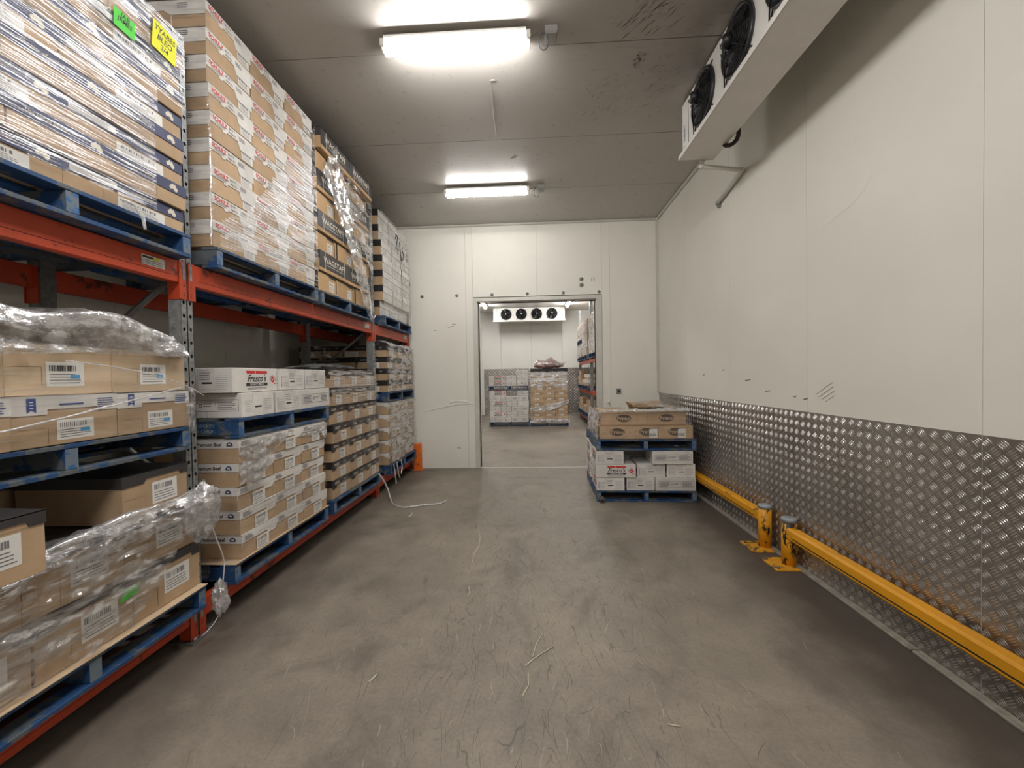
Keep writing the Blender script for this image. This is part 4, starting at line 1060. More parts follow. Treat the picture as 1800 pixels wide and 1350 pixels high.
# low B : premium beef
top_pallet(2.43, ZP0, 'blue pallet on low beam under the beef cartons', -1.87)
stack(2.50, ZP0+PH+.006, [('beef', 3, 'E', .57, .1535, 'white-lidded beef carton', (.0, .0, .012, .006, .0)[i]) for i in range(5)], 'low stack behind perforated post', 'white-lidded beef cartons', -1.880, L=1.08)
mb = MB(); mb.box(-3.02, -1.862, 2.425, 3.60, ZP0+PH+.0005, ZP0+PH+.0045, KRAFT_PALE)
mb.obj('slip_sheet', None, label='kraft slip sheet under the beef cartons', category='cardboard sheet')
zb = ZP0+PH+.006+5*.1535
pallet((-1.885-.5825, 2.52+.5825, zb+.004), 0, 'blue pallet between the beef cartons and the white script-printed cartons')
z0 = zb+.004+PH+.002
def fres(st, x, y, z, ori, lb, grp, sx=.33, rz=0, L_=.47, h=.166): 
    dx, dy = (L_, sx) if ori == 'E' else (sx, L_)
    return carton(st, dx, dy, h-.003, ori, (x, y, z), rz, lb, grp)
G = 'white script-printed meat cartons on the rack'
fres('frescoi', -1.895-.235, 2.55+.175, z0, 'E', 'white carton with framed print, lower layer beside perforated post', G)
fres('fresco', -1.895-.235, 2.55+.53, z0, 'E', 'white carton showing its form-printed end, middle of lower rack layer', G)
fres('frescoi', -1.895-.17, 2.55+.94, z0, 'S', 'white carton with framed print facing aisle, lower rack layer', G)
fres('fresco', -1.91-.17, 2.50+.235, z0+.166, 'S', 'white carton with red flash and black script, upper rack layer', G, rz=.02)
fres('fresco', -1.905-.235, 2.55+.60, z0+.166, 'E', 'white carton showing form-printed end, upper rack layer, middle', G)
fres('fresco', -1.905-.235, 2.55+.95, z0+.166, 'E', 'white carton showing form-printed end, upper rack layer, far end', G)
fres('fresco', -2.45, 2.70, z0+.166, 'S', 'white carton behind the red-flashed one, upper rack layer', G)
fres('frescoi', -2.64, 2.55+.175, z0, 'E', 'white carton at the wall side of the lower rack layer', G)
# E
top_pallet(3.72, ZP0, 'blue pallet on low beam under the bracket-printed cartons', -1.875)
stack(3.75, ZP0+PH+.003, [('eons', 3, 'E', .57, .177, 'black-lidded bracket-printed carton', (0, 0, .0, -.008, .02, .035, .04)[i]) for i in range(7)], 'the seven-layer low stack', 'bracket-printed cartons', -1.90, rear=5)
# G
top_pallet(5.245, ZP0, 'blue pallet on low beam closest to the back wall', -1.87)
stack(5.245, ZP0+PH+.003, [('gwhite', 3, 'E', .57, .166, 'white-lidded carton')]*5, 'low wrapped back-wall stack', 'white-lidded cartons wrapped by the back wall', -1.90)
zg = ZP0+PH+.003+5*.166
pallet((-1.885-.5825, 5.245+.5825, zg+.004), 0, 'blue pallet halfway up the wrapped back-wall load')
stack(5.245, zg+PH+.006, [('gblack', 3 if i % 2 else 2, 'E' if i % 2 else 'S', .57 if i % 2 else .40, .155, 'black-lidded carton', 0 if i % 2 else -.005) for i in range(4)], 'mid-height back-wall stack', 'black-lidded cartons at mid height by the back wall', -1.90, rear=True)

# ------------------------------------------------------------------ the pile on the aisle floor at the right
PR = -.030
def pile_pt(u, v, z):  # u along the front, v to the back
    c, s = math.cos(PR), math.sin(PR); u *= .97; v *= .97
    return (.738+u*c-v*s, 4.765+u*s+v*c, z)
def fpile_pallet(z, lb):
    t = pallet(pile_pt(.5825, .5825, z), PR, lb, 1.13); t.rotation_euler = (0, 0, PR-math.pi/2); return t
fpile_pallet(0, 'blue pallet on the concrete under the white cartons beside yellow rail')
G = 'white script-printed meat cartons in the aisle pile'
def pc(st, u, v, z, along, lb, h=.155, grp=G, rz=0, L_=.452, W_=.315):
    """along='front': long side faces the viewer (-y)"""
    dx, dy = (L_, W_) if along == 'front' else (W_, L_)
    ori = 'E' if along == 'front' else 'S'      # 'E' puts ends on x faces
    return carton(st, dx, dy, h-.003, ori, pile_pt(u+dx/2, v+dy/2, z), PR+rz, lb, grp, ('y-', 'x-'))
z = PH+.002; h = .155
pc('fresco', .005, .01, z, 'side', 'white carton end-on, lowest layer, aisle end of floor pile')
pc('fresco', .36, .02, z, 'side', 'white carton end-on, lowest layer, middle of floor pile')
pc('frescoi', .695, .01, z, 'front', 'white carton with framed print, lowest layer of floor pile', rz=.01)
pc('fresco', .0, .0, z+h, 'front', 'white carton with red flash and black script in floor pile', rz=-.01)
pc('fresco', .49, .04, z+h, 'side', 'white carton end-on, middle layer, beside the script carton')
pc('fresco', .835, .03, z+h, 'side', 'white carton end-on, middle layer, yellow-rail end of floor pile')
pc('fresco', .0, .01, z+2*h, 'side', 'white carton end-on, upper layer, aisle end of floor pile')
pc('frescoi', .66, .0, z+2*h, 'front', 'white carton with framed print, upper layer of floor pile', rz=.015)
for k in range(3):
    pc('fresco', (.0, .40, .80)[k], .66, z, 'side', 'white carton at the back of floor pile, lowest layer, %s' % ('aisle end', 'middle', 'rail end')[k])
    pc('fresco', (.0, .40, .80)[k], .66, z+h, 'side', 'white carton at the back of floor pile, middle layer, %s' % ('aisle end', 'middle', 'rail end')[k])
    pc('fresco', (.0, .40, .80)[k], .66, z+2*h, 'side', 'white carton at the back of floor pile, upper layer, %s' % ('aisle end', 'middle', 'rail end')[k])
pc('frescoi', .0, .335, z+h, 'front', 'white carton inside floor pile behind the script carton')
zt2 = z+3*h+.002
fpile_pallet(zt2, 'blue pallet on top of white cartons carrying the oval-printed cartons')
zz = zt2+PH+.003; G2 = 'oval-printed kraft cartons on the aisle pile'; hp = .152
def pp(u, v, z, W_, D_, lb, h=hp, rz=0): return carton('primo', W_*.97-.004, D_*.97, h-.003, 'E', pile_pt(u+W_/2, v+D_/2, z), PR+rz, lb, G2, ('y-', 'x-'))
pp(.045, .03, zz, .42, .36, 'oval-printed carton, lower layer, aisle end of floor pile')
pp(.465, .03, zz, .27, .36, 'oval-printed carton with label, lower layer, middle of floor pile')
pp(.735, .03, zz, .40, .36, 'oval-printed carton with label, lower layer, rail end of floor pile')
pp(.07, .10, zz+hp, .55, .34, 'oval-printed carton, upper layer, aisle end of floor pile')
pp(.62, .10, zz+hp, .46, .34, 'oval-printed carton, upper layer, rail end of floor pile')
for k in range(3):
    pp(.05+.37*k, .74, zz, .365, .38, 'oval-printed carton at the back, lower layer, %s' % ('aisle end', 'middle', 'rail end')[k])
pp(.09, .46, zz+hp, .36, .5, 'oval-printed carton with folded flaps, upper layer, aisle side back')
pp(.10, .0+.40, zz, .33, .33, 'oval-printed carton buried in middle of floor pile')
for (u, W_, lb) in ((.675, .09, 'middle'), (1.005, .085, 'rail end')):
    mb = MB(); mb.add([(-W_/2, 0, 0), (W_/2, 0, 0), (W_/2, 0, .105), (-W_/2, 0, .105)], [[0, 1, 2, 3]], PAPER)
    for k in range(9): mb.box(-W_*.38+k*W_*.085, -W_*.38+k*W_*.085+W_*.04, -.001, -.0005, .02, .055, INK)
    mb.obj('sticker_label', None, label='white barcode sticker on oval-printed carton, %s of floor pile' % lb, category='sticker', loc=pile_pt(u, .0235, zz+.01), rz=PR)
# opened flaps of an empty carton lying on top
t = thing('open_carton', 'opened kraft carton with raised flaps on top of floor pile', 'carton', pile_pt(.80, .74, zz+hp+.002), PR+.05)
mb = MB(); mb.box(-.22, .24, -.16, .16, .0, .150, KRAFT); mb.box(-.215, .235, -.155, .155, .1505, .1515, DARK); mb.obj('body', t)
for (a, b, c_, d) in (((-.22, -.16, .15), (.24, -.16, .15), (.25, -.28, .175), (-.22, -.27, .185)), ((-.22, .16, .15), (.24, .16, .15), (.24, .25, .225), (-.24, .26, .215)), ((-.22, -.16, .15), (-.22, .16, .15), (-.26, .15, .235), (-.27, -.17, .22)), ((.24, -.16, .15), (.24, .16, .15), (.30, .15, .165), (.30, -.17, .17))):
    mb = MB(); V = [Vector(a), Vector(b), Vector(c_), Vector(d)]; V += [v-Vector((0, 0, .004)) for v in V]
    mb.add(V, [[0, 1, 2, 3], [7, 6, 5, 4], [0, 1, 5, 4], [1, 2, 6, 5], [2, 3, 7, 6], [3, 0, 4, 7]], KRAFT); mb.obj('flap', t)
t = thing('wooden_wedge', 'dark round block wedged in floor pallet corner', 'block', pile_pt(.055, -.06, .006))
mb = MB(); mb.tube([(0, 0, .03), (0, .08, .03)], .032, mat('dark_wood_end', srgb(86, 76, 70), .8), 12); mb.obj('block', t)
mb = MB(); mb.tube([(0, -.002, .03), (0, .0, .03)], .012, BLACK_P, 8); mb.obj('bore', t)

# ------------------------------------------------------------------ yellow barriers
def barrier(yc, y_end, s, label):
    t = thing('guard_rail', label, 'guard rail', (1.945, yc, 0))
    def post(dy):
        mb = MB(); mb.box(-.155, .045, dy-.11, dy+.11, 0, .012, YELLOW_F, .002); mb.obj('base_plate', t)
        mb = MB(); mb.lathe((0, dy, .012), [(.050, 0), (.050, .345)], YELLOW_C, 24); mb.obj('post', t)
        mb = MB(); mb.lathe((0, dy, .357), [(.053, -.02), (.054, 0), (.051, .006), (.02, .01)], CAP_GREY, 24); mb.obj('cap', t)
        for bx, by in ((-.125, -.08), (-.125, .08)):
            mb = MB(); mb.lathe((bx, dy+by, .012), [(.012, 0), (.012, .008), (.006, .014)], GALV_D, 6); mb.obj('anchor_bolt', t)
    post(0); post(y_end-yc)
    a, b = sorted((s*.03, y_end-yc))
    mb = MB(); V = []; F = []
    prof = [(-.032, .215), (-.038, .225), (-.038, .288), (-.028, .302), (.026, .302), (.034, .292), (.034, .225), (.028, .215)]
    for yy in (a, b): V += [(x, yy, z_) for x, z_ in prof]
    k = len(prof)
    for i in range(k): F.append([i, (i+1) % k, k+(i+1) % k, k+i])
    F += [list(range(k))[::-1], [k+i for i in range(k)]]
    mb.add(V, F, YELLOW); mb.obj('rail', t)
    mb = MB(); mb.box(-.0395, -.0378, a+.06, b-.06, .236, .243, BLACK_P); mb.obj('lower_groove', t)
barrier(3.51, 6.2, 1, 'yellow guard rail running behind the floor pile beside tread plate')
barrier(3.19, .3, -1, 'chipped yellow guard rail coming towards the camera beside tread plate')

# ------------------------------------------------------------------ stretch film
def sheet(name, label, P, nu, nv, mt, amp=.01, ns=6, keep=None, group=None, seed=0, aniso=(1, 1, 1), parent=None, fold=.18):
    """a skin of film: P(u, v) gives the smooth surface; folds are pushed out of it with noise"""
    pts = np.zeros((nu+1, nv+1, 3))
    for i in range(nu+1):
        for j in range(nv+1): pts[i, j] = P(i/nu, j/nv)
    du = np.gradient(pts, axis=0); dv = np.gradient(pts, axis=1); nrm = np.cross(du, dv); nrm /= np.linalg.norm(nrm, axis=2, keepdims=True)+1e-9
    for i in range(nu+1):
        for j in range(nv+1):
            p = Vector(pts[i, j]); q = Vector((p.x*aniso[0], p.y*aniso[1], p.z*aniso[2]))*ns+Vector((seed*3.7, seed*1.3, seed))
            k = noise.noise(q)+.5*noise.noise(q*2.3)+fold*(1-abs(noise.noise(q*4.1))*2)
            pts[i, j] += nrm[i, j]*amp*k
    V = pts.reshape(-1, 3).tolist(); F = []
    for i in range(nu):
        for j in range(nv):
            if keep and not keep((i+.5)/nu, (j+.5)/nv): continue
            a = i*(nv+1)+j; F.append([a, a+nv+1, a+nv+2, a+1])
    me = bpy.data.meshes.new(name); me.from_pydata(V, [], F); me.materials.append(mt)
    me.polygons.foreach_set('use_smooth', [True]*len(F)); me.update()
    o = link(name, me, parent)
    if label: o['label'] = label; o['category'] = 'stretch film'
    if group: o['group'] = group
    return o
def edge_noise(u, s=0): return noise.noise(Vector((u*7, s, .3)))*.6+noise.noise(Vector((u*23, s, 1.3)))*.4
XA = -1.878
GF = 'stretch film wrapped round the rack loads'
# A: taut diagonal band of film
sheet('stretch_wrap', 'taut streaked film across the navy-lidded cartons', lambda u, v: (XA+.006, 1.0+u*1.175, ZP1+PH+.03+v*1.04), 60, 60, FILM_STREAK, .004, 5,
      lambda u, v: (v > .02+.03*edge_noise(u, 1)) and not (u > .84+.03*edge_noise(v, 2) and v < .62) and (v < .30+.02*edge_noise(u, 5) or u > .32 or v > .9), GF, 1, (1, .4, 3))
# B: lower far part of the face, streaky
sheet('stretch_wrap', 'bright streaked film over far half of the white-lidded cartons', lambda u, v: (XA+.0, 2.40+u*1.15, ZP1+PH+.01+v*1.47), 70, 70, FILM_STREAK, .005, 5,
      lambda u, v: v < .10+.5*u+.5*max(0, u-.25)+.05*edge_noise(u, 3), GF, 2, (1, .4, 3))
sheet('stretch_wrap', 'clear film skin round near corner of white-lidded cartons', lambda u, v: (-1.893-.3*max(0, .5-u)*2, 2.366+.03*max(0, u-.5)*2, ZP1+PH+.01+v*1.45) , 20, 60, FILM_CLEAR, .004, 6, None, GF, 3)
# C: rope of creased film falling from top left to bottom right
def Cp(u, v):
    yc = 3.75+.95*u; zc = 3.56-1.10*u-.25*u*u; w_ = .26-.15*u
    return (XA+.022+.02*math.sin(v*9+u*5)*.5, yc+(v-.5)*w_*1.2, zc+(v-.5)*w_*1.6)
sheet('stretch_wrap', 'torn creased film hanging diagonally over charcoal-lidded cartons', Cp, 80, 28, FILM_LOOSE, .014, 14, lambda u, v: .06+.1*edge_noise(u, 4) < v < .94+.08*edge_noise(u, 6), GF, 4)
sheet('stretch_wrap', 'thin film over the far end of charcoal-lidded cartons', lambda u, v: (XA+.008, 4.02+u*.77, 2.55+v*1.02), 40, 50, FILM_CREASE, .008, 9, lambda u, v: v > .75-.6*u+.05*edge_noise(u, 8), GF, 5)
def tail(name, label, pts, r, mt=ROPE_F, group=None):
    t = MB(); P2 = [Vector(p) for p in pts]; Q = []; R_ = []
    for i in range(len(P2)-1):
        for k in range(6):
            s = k/6; a = P2[max(i-1, 0)]; b = P2[i]; c_ = P2[i+1]; d = P2[min(i+2, len(P2)-1)]
            q = .5*((2*b)+(c_-a)*s+(2*a-5*b+4*c_-d)*s*s+(3*b-a-3*c_+d)*s**3)
            Q.append(q+Vector((noise.noise(q*30), noise.noise(q*31+Vector((5, 0, 0))), noise.noise(q*29)))*r*.5); R_.append(r*(.7+.6*abs(noise.noise(q*18))))
    t.tube(Q, r, mt, 7, radii=R_); o = t.obj(name, None, label=label, category='film strand')
    if group: o['group'] = group
    return o
tail('film_strand', 'twisted film end dangling over pallet edge below charcoal-lidded cartons', [(-1.85, 4.60, 2.45), (-1.84, 4.62, 2.32), (-1.84, 4.63, 2.22), (-1.835, 4.68, 2.19), (-1.84, 4.76, 2.24)], .012)
tail('film_strand', 'ragged film end hanging from pallet under navy-lidded cartons', [(-1.855, 1.78, 2.325), (-1.85, 1.84, 2.315), (-1.845, 1.87, 2.27), (-1.845, 1.885, 2.215)], .008)
# D: milky wrap over the front
sheet('stretch_wrap', 'milky film with scrawled marker over back-wall upper stack', lambda u, v: (-1.888-.02*v, 5.18+u*1.165, ZP1+PH+.02+v*1.36), 40, 50, FILM_MILK, .006, 6,
      lambda u, v: v < .985-.10*max(0, .0)+.02*edge_noise(u, 9), GF, 6)
mb = MB()
for pts in ([(5.62, 3.42), (5.66, 3.50), (5.72, 3.48), (5.68, 3.38), (5.64, 3.30), (5.74, 3.30)], [(5.80, 3.44), (5.83, 3.28), (5.90, 3.16)], [(5.96, 3.42), (5.90, 3.36), (5.98, 3.30), (5.94, 3.22), (5.86, 3.20)]):
    mb.tube([(-1.868, a, b) for a, b in pts], .006, INK, 4)
mb.obj('marker_scrawl', None, label='black marker scrawl on the milky film of back-wall upper stack', category='marker writing')
# low A: heavy loose wrap
def LA(u, v):
    y = 1.02+u*1.19; sag = .06*math.sin(u*math.pi)
    if v > .8: k = (v-.8)/.2; return (-1.862-.14*k, y, .80+.02*u+.05*math.sin(k*2.4)-.02)
    return (-1.862+.018*math.sin(v*3.1), y, .36+v/.8*(.44+.02*u))
sheet('stretch_wrap', 'loose crumpled film draped over the near low stack', LA, 150, 90, FILM_CREASE, .022, 9, lambda u, v: not (u > .62+.35*v/.8 and v < .55) , GF, 7, (1, 1, 1.8))
sheet('stretch_wrap', 'bunched film roll along top edge of the near low stack', lambda u, v: (-1.875+.035*math.cos(v*5.0), 1.30+u*.93, .80+.02*u+.05*u*math.sin(v*6)+.045*math.sin(v*5.0)), 130, 24, FILM_LOOSE, .028, 8, lambda u, v: v > .04+.15*edge_noise(u, 12), GF, 8, (1, .5, 1.6), None, .12)
def knot(cx, cy, cz, rx, ry, rz_, name, label, seed, mt=FILM_LOOSE, amp=.5):
    V = []; F = []; n, m = 40, 24
    for i in range(m+1):
        th = math.pi*i/m
        for k in range(n):
            ph = 2*math.pi*k/n; d = Vector((math.sin(th)*math.cos(ph), math.sin(th)*math.sin(ph), math.cos(th)))
            r = 1+amp*(noise.noise(d*2.2+Vector((seed, 0, 0)))+.5*noise.noise(d*5+Vector((0, seed, 0)))+.35*(1-2*abs(noise.noise(d*9+Vector((0, 0, seed))))))
            V.append((cx+d.x*rx*r, cy+d.y*ry*r, cz+d.z*rz_*r))
    for i in range(m):
        for k in range(n): F.append([i*n+k, i*n+(k+1) % n, (i+1)*n+(k+1) % n, (i+1)*n+k])
    me = bpy.data.meshes.new(name); me.from_pydata(V, [], F); me.materials.append(mt); me.polygons.foreach_set('use_smooth', [True]*len(F)); me.update()
    o = link(name, me); o['label'] = label; o['category'] = 'stretch film'; return o
knot(-1.86, 2.18, .76, .05, .10, .12, 'film_bunch', 'crumpled film knot at top corner of near low stack beside post', 3)
knot(-1.82, 2.24, .23, .035, .035, .085, 'film_bunch', 'crumpled film tail hanging off near low pallet corner', 5)
tail('film_strand', 'thin film strand falling past perforated post to low pallet corner', [(-1.86, 2.22, .70), (-1.84, 2.26, .55), (-1.83, 2.29, .42), (-1.82, 2.26, .30)], .004)
tail('film_strand', 'thin film strand below near low pallet corner', [(-1.82, 2.24, .2), (-1.83, 2.23, .13), (-1.84, 2.18, .09), (-1.86, 2.14, .07)], .003)
mb = MB(); mb.add([(-1.868, 1.72, .49), (-1.868, 1.81, .50), (-1.868, 1.82, .55), (-1.868, 1.74, .54)], [[0, 1, 2, 3]], NOTE_G)
mb.obj('green_note', None, label='green paper note under film on near low stack', category='note')
# mid A: film heaped on top
def MA(u, v):
    y = .98+u*1.16; hgt = 0
    hgt = max(.03, .30-.16*u+.04*math.sin(u*11)) * (1 if u < .93 else (1-u)/.07+.15)
    a = v*math.pi
    x = -2.18+.31*math.cos(a)**1 if True else 0
    return (x, y, 1.60+ (.07*(1-v) if v < .15 else 0) + hgt*math.sin(a)**.7 - (.0 if v > .12 else .05*(.12-v)/.12))
sheet('stretch_wrap', 'heaped crumpled film on top of the near mid-height stack', MA, 140, 80, FILM_LOOSE, .05, 3.6, None, GF, 9, (1, .55, 1.7), None, .14)
sheet('stretch_wrap', 'taut film round the near mid-height stack', lambda u, v: (-1.884, .99+u*1.16, 1.245+v*.33), 60, 30, FILM_CLEAR, .004, 6, lambda u, v: v < .95, GF, 10, (1, .4, 3))
sheet('stretch_wrap', 'bright folded film band above near mid-height cartons', lambda u, v: (-1.876, .99+u*.72, 1.565+.06*u+v*(.085-.07*u)), 70, 14, FILM_LOOSE, .012, 14, None, GF, 11)
tail('film_strand', 'tight white film strand slanting across near mid-height stack', [(-1.872, 1.0, 1.275), (-1.872, 1.4, 1.33), (-1.872, 1.8, 1.40), (-1.872, 2.13, 1.465)], .005)
tail('film_strand', 'second film strand crossing label of near mid-height stack', [(-1.874, 1.55, 1.58), (-1.872, 1.85, 1.54), (-1.87, 2.1, 1.47), (-1.86, 2.23, 1.40)], .003)
knot(-1.88, 2.03, 1.655, .03, .06, .035, 'film_bunch', 'small glossy film knot above near mid-height cartons', 8)
sheet('stretch_wrap', 'loose film pocket between mid-height stack and perforated post', lambda u, v: (-1.895-.04*u, 2.14+.10*u, 1.20+v*(.27-.05*u)), 24, 30, FILM_CREASE, .014, 12, lambda u, v: True, GF, 12)
# low B: film over top corner
sheet('stretch_wrap', 'torn film hanging over top of beef cartons', lambda u, v: (-1.872+.01*math.sin(u*8), 2.50+u*1.10, 1.10-v*(.42*max(.22, 1-u*1.9)*(1 if u > .05 else .7))), 100, 40, FILM_LOOSE, .016, 13, lambda u, v: v < .9+.3*edge_noise(u, 14), GF, 13)
sheet('stretch_wrap', 'tight clear film round beef cartons', lambda u, v: (-1.876, 2.44+u*1.15, .36+v*.45), 50, 30, FILM_CLEAR, .005, 6, None, GF, 14, (1, .4, 3))
knot(-1.868, 3.55, 1.0, .015, .03, .035, 'film_bunch', 'white film twist at far top corner of beef cartons', 9)
# E
sheet('stretch_wrap', 'glossy film over upper layers of bracket-printed cartons', lambda u, v: (-1.884-.03*v, 3.76+u*1.15, 1.22+v*.36), 50, 30, FILM_STREAK, .005, 7, lambda u, v: v > .05+.08*edge_noise(u, 15), GF, 15, (1, .4, 3))
sheet('stretch_wrap', 'clear film over lower layers of bracket-printed cartons', lambda u, v: (-1.880, 3.76+u*1.155, .35+v*.86), 50, 40, FILM_CLEAR, .005, 7, None, GF, 16)
def ET(u, v): return (-1.92-.9*v, 3.55+u*.95, 1.585+.05*math.sin(u*3.14)*math.sin(v*3.14+.5)+.015*math.sin(v*9))
sheet('stretch_wrap', 'slack film lying across top of bracket-printed cartons', ET, 50, 40, FILM_CREASE, .02, 6, lambda u, v: u+v*.4 < 1.1, GF, 17)
# G
sheet('stretch_wrap', 'thick shiny film round the low back-wall stack', lambda u, v: (-1.878+.008*math.sin(v*7), 5.28+u*1.165, .35+v*.82), 60, 50, FILM_CREASE, .014, 9, None, GF, 18)
sheet('stretch_wrap', 'shiny film over near side of low back-wall stack', lambda u, v: (-2.45+u*.565, 5.262, .35+v*.8), 40, 40, FILM_CREASE, .012, 9, None, GF, 19)
sheet('stretch_wrap', 'film over mid-height back-wall stack front', lambda u, v: (-1.882, 5.275+u*1.16, 1.31+v*.62), 50, 30, FILM_CREASE, .006, 8, None, GF, 20)
sheet('stretch_wrap', 'crumpled film ridge on top of mid-height back-wall stack', lambda u, v: (-1.90-.2*v+.03*math.cos(v*4), 5.27+u*1.16, 1.925+.05*math.sin(v*3.1)+.03*math.sin(u*9)*v), 70, 20, FILM_WHITE, .02, 12, None, GF, 21)
def GT(u, v): return (-2.05-.95*u, 5.255+.01*math.sin(u*6), 1.93-v*(.1+.42*u))
sheet('stretch_wrap', 'sagging film at wall side of mid-height back-wall stack', GT, 40, 30, FILM_CREASE, .015, 8, None, GF, 22)
for k, (a, b, c_, d) in enumerate(((5.33, .33, 5.36, .05), (5.45, .34, 5.50, .10), (5.62, .34, 5.55, .14))):
    tail('film_strand', 'ragged film strand trailing below low back-wall pallet, %s' % ('longest one', 'middle one', 'shortest one')[k], [(-1.86, a, b), (-1.85, a+.01, (b+d)/2), (-1.84, c_, d)], .010)
# floor tail
t = tail('film_strand', 'long twisted film strand lying on floor from bracket-printed stack', [(-1.86, 4.80, .335), (-1.82, 4.86, .22), (-1.78, 4.88, .10), (-1.72, 4.80, .015), (-1.62, 4.62, .012), (-1.50, 4.55, .012), (-1.40, 4.56, .012), (-1.27, 4.62, .012), (-1.10, 4.68, .012), (-1.04, 4.80, .012)], .011)
# aisle pile film
def PF(u, v):
    z_ = zz+.0+v*hp*2; off = .012 if v < .5 else -.055
    x, y, z2 = pile_pt(.035+u*1.1, .03-off, z_); return (x, y, z2)
sheet('stretch_wrap', 'clear film over front of oval-printed cartons', lambda u, v: pile_pt(.04+u*1.10, .016+(.0 if v < .5 else .07*min(1, (v-.5)*12)), zz+v*hp*2.02), 50, 40, FILM_CLEAR, .004, 6, None, None, 23)
def PL(u, v):
    return pile_pt(.02-.012*math.sin(v*3)+.06*max(0, v-.55), .02+u*1.08, zz-.02+v*(hp*2+.03))
sheet('stretch_wrap', 'white bunched film down aisle side of oval-printed cartons', PL, 60, 40, FILM_WHITE, .016, 9, None, None, 24)
sheet('stretch_wrap', 'rolled film edge along top of oval-printed cartons', lambda u, v: pile_pt(.05+u*1.06, .10+.05*math.cos(v*4.5)+.0, zz+hp*2+.02+.022*math.sin(v*4.5)), 90, 14, FILM_DENSE, .014, 14, None, None, 25)
sheet('stretch_wrap', 'slack film over back and rail end of oval-printed cartons', lambda u, v: pile_pt(.45+u*.70, .14+v*.9, zz+hp*2+.03+.05*math.sin(u*3.1)*math.sin(v*3.1)-.12*max(0, u-.75)*3*v), 50, 40, FILM_CREASE, .018, 8, lambda u, v: u > .45-.3*v, None, 26)

# notes on stack A
def note(y0, z0, w_, h_, mt, lines_, lb, rot):
    t = thing('paper_note', lb, 'note', (XA+.014, y0, z0)); t.rotation_euler = (rot, 0, 0)
    mb = MB(); mb.box(-.0006, .0006, -w_/2, w_/2, -h_/2, h_/2, mt); mb.obj('sheet', t)
    mb = MB()
    for k, (s, sz) in enumerate(lines_):
        V, F = text2d(s, sz, .15, .85, .01); mb.add([(.0014, a, b+h_*.28-k*h_*.28) for a, b in V], F, INK)
    mb.obj('handwriting', t)
note(1.835, 3.155, .098, .085, NOTE_G, [('JAB', .034), ('JAMES', .03)], 'green paper note with handwriting on film of navy-lidded stack', -.05)
note(2.045, 3.235, .135, .145, NOTE_Y, [('TYABBS', .04), ('BLEO', .042), ('3/4', .04)], 'yellow paper note with handwriting at corner of navy-lidded stack', -.10)

# ------------------------------------------------------------------ floor litter
rnd = random.Random(4)
LIT = mat('pale_scrap', srgb(206, 196, 176), .7)
def scrap(pts, r, lb, mt=LIT): 
    mb = MB(); mb.tube([(a, b, .003) for a, b in pts], r, mt, 5); mb.obj('scrap', None, label=lb, category='scrap')
scrap([(-.55, 3.9), (-.50, 3.7), (-.49, 3.5), (-.51, 3.35), (-.50, 3.2)], .003, 'long thin pale strap scrap in middle of the aisle floor')
scrap([(-.47, 2.82), (-.45, 2.75), (-.46, 2.70)], .004, 'short pale scrap on aisle floor below the long strap scrap')
scrap([(-.02, 2.12), (.0, 2.22), (.04, 2.32)], .003, 'pale thread crossing on aisle floor')
scrap([(-.06, 2.05), (.02, 2.14), (.09, 2.2)], .003, 'pale kinked strap scrap lying beside pale thread')
scrap([(-.07, 1.85), (-.04, 1.92), (-.04, 2.0)], .003, 'curled pale scrap nearest the scratched patch'.replace('nearest', 'beside'))
scrap([(-.82, 1.92), (-.80, 1.97)], .005, 'small white paper fleck on scratched floor')
scrap([(.55, 1.72), (.60, 1.71)], .003, 'small pale fleck on open floor towards yellow rail')
scrap([(-1.7, 1.27), (-1.62, 1.36), (-1.55, 1.44)], .004, 'dark splinter on floor beside the near low pallet', mat('dark_splinter', srgb(60, 50, 42), .8))
scrap([(-1.35, 4.4), (-1.32, 4.32), (-1.34, 4.26)], .005, 'torn white scrap on floor near bracket-printed stack')

# ------------------------------------------------------------------ the far room's loads
def far_pallet(x, y, z, lb):
    t = pallet((x, y, z), -math.pi/2, lb, simple=True); return t
far_pallet(-.69, 12.52, 0, 'blue pallet on far-room floor under the white cartons')
G = 'white cartons beyond the doorway'
def fc(st, x0, w_, z, h, front, lb, g_=G, y=11.94, dp=.4):
    return carton(st, w_-.005, dp, h-.004, 'E' if front else 'S', (x0+w_/2, y+dp/2, z), 0, lb, g_, ('y-',))
z = PH+.002; X0 = -1.255; hh = .155
rows = [[('fresco', .31, 0), ('fresco', .32, 0), ('frescoi', .50, 1)], [('fresco', .49, 1), ('fresco', .31, 0), ('fresco', .33, 0)]]*3
names = ['first', 'second', 'third']
lv = ['lowest', 'second', 'third', 'fourth', 'fifth', 'sixth']
for i in range(6):
    row = rows[i] if i < 5 else [('fresco', .49, 1), (None, .31, 0), ('fresco', .33, 0)]
    x = X0+random.uniform(-.01, .01)
    for j, (st, w_, fr_) in enumerate(row):
        if st: fc(st, x, w_, z, hh, fr_, 'white carton, %s across, %s layer of far-room stack below its pallet' % (names[j], lv[i]))
        x += w_+.006
    z += hh
far_pallet(-.70, 12.52, z+.002, 'blue pallet halfway up the far-room white stack'); z += PH+.004
for i in range(2):
    x = X0-.01
    for j, (st, w_, fr_) in enumerate([('fresco', .49, 1), ('fresco', .31, 0), ('fresco', .33, 0)]):
        fc(st, x, w_, z, hh, fr_, 'white carton, %s across, %s layer above the far-room pallet' % (names[j], ('lower', 'upper')[i])); x += w_+.006
    z += hh
fc('fresco', X0+.79, .33, z, hh, 0, 'single white carton crowning the far-room white stack')
far_pallet(.48, 12.47, 0, 'blue pallet on far-room floor under tan cartons')
z = PH+.002; G = 'tan cartons beyond the doorway'
lay = [('tan', .155)]*6 + [('whitetop', .17)]*3
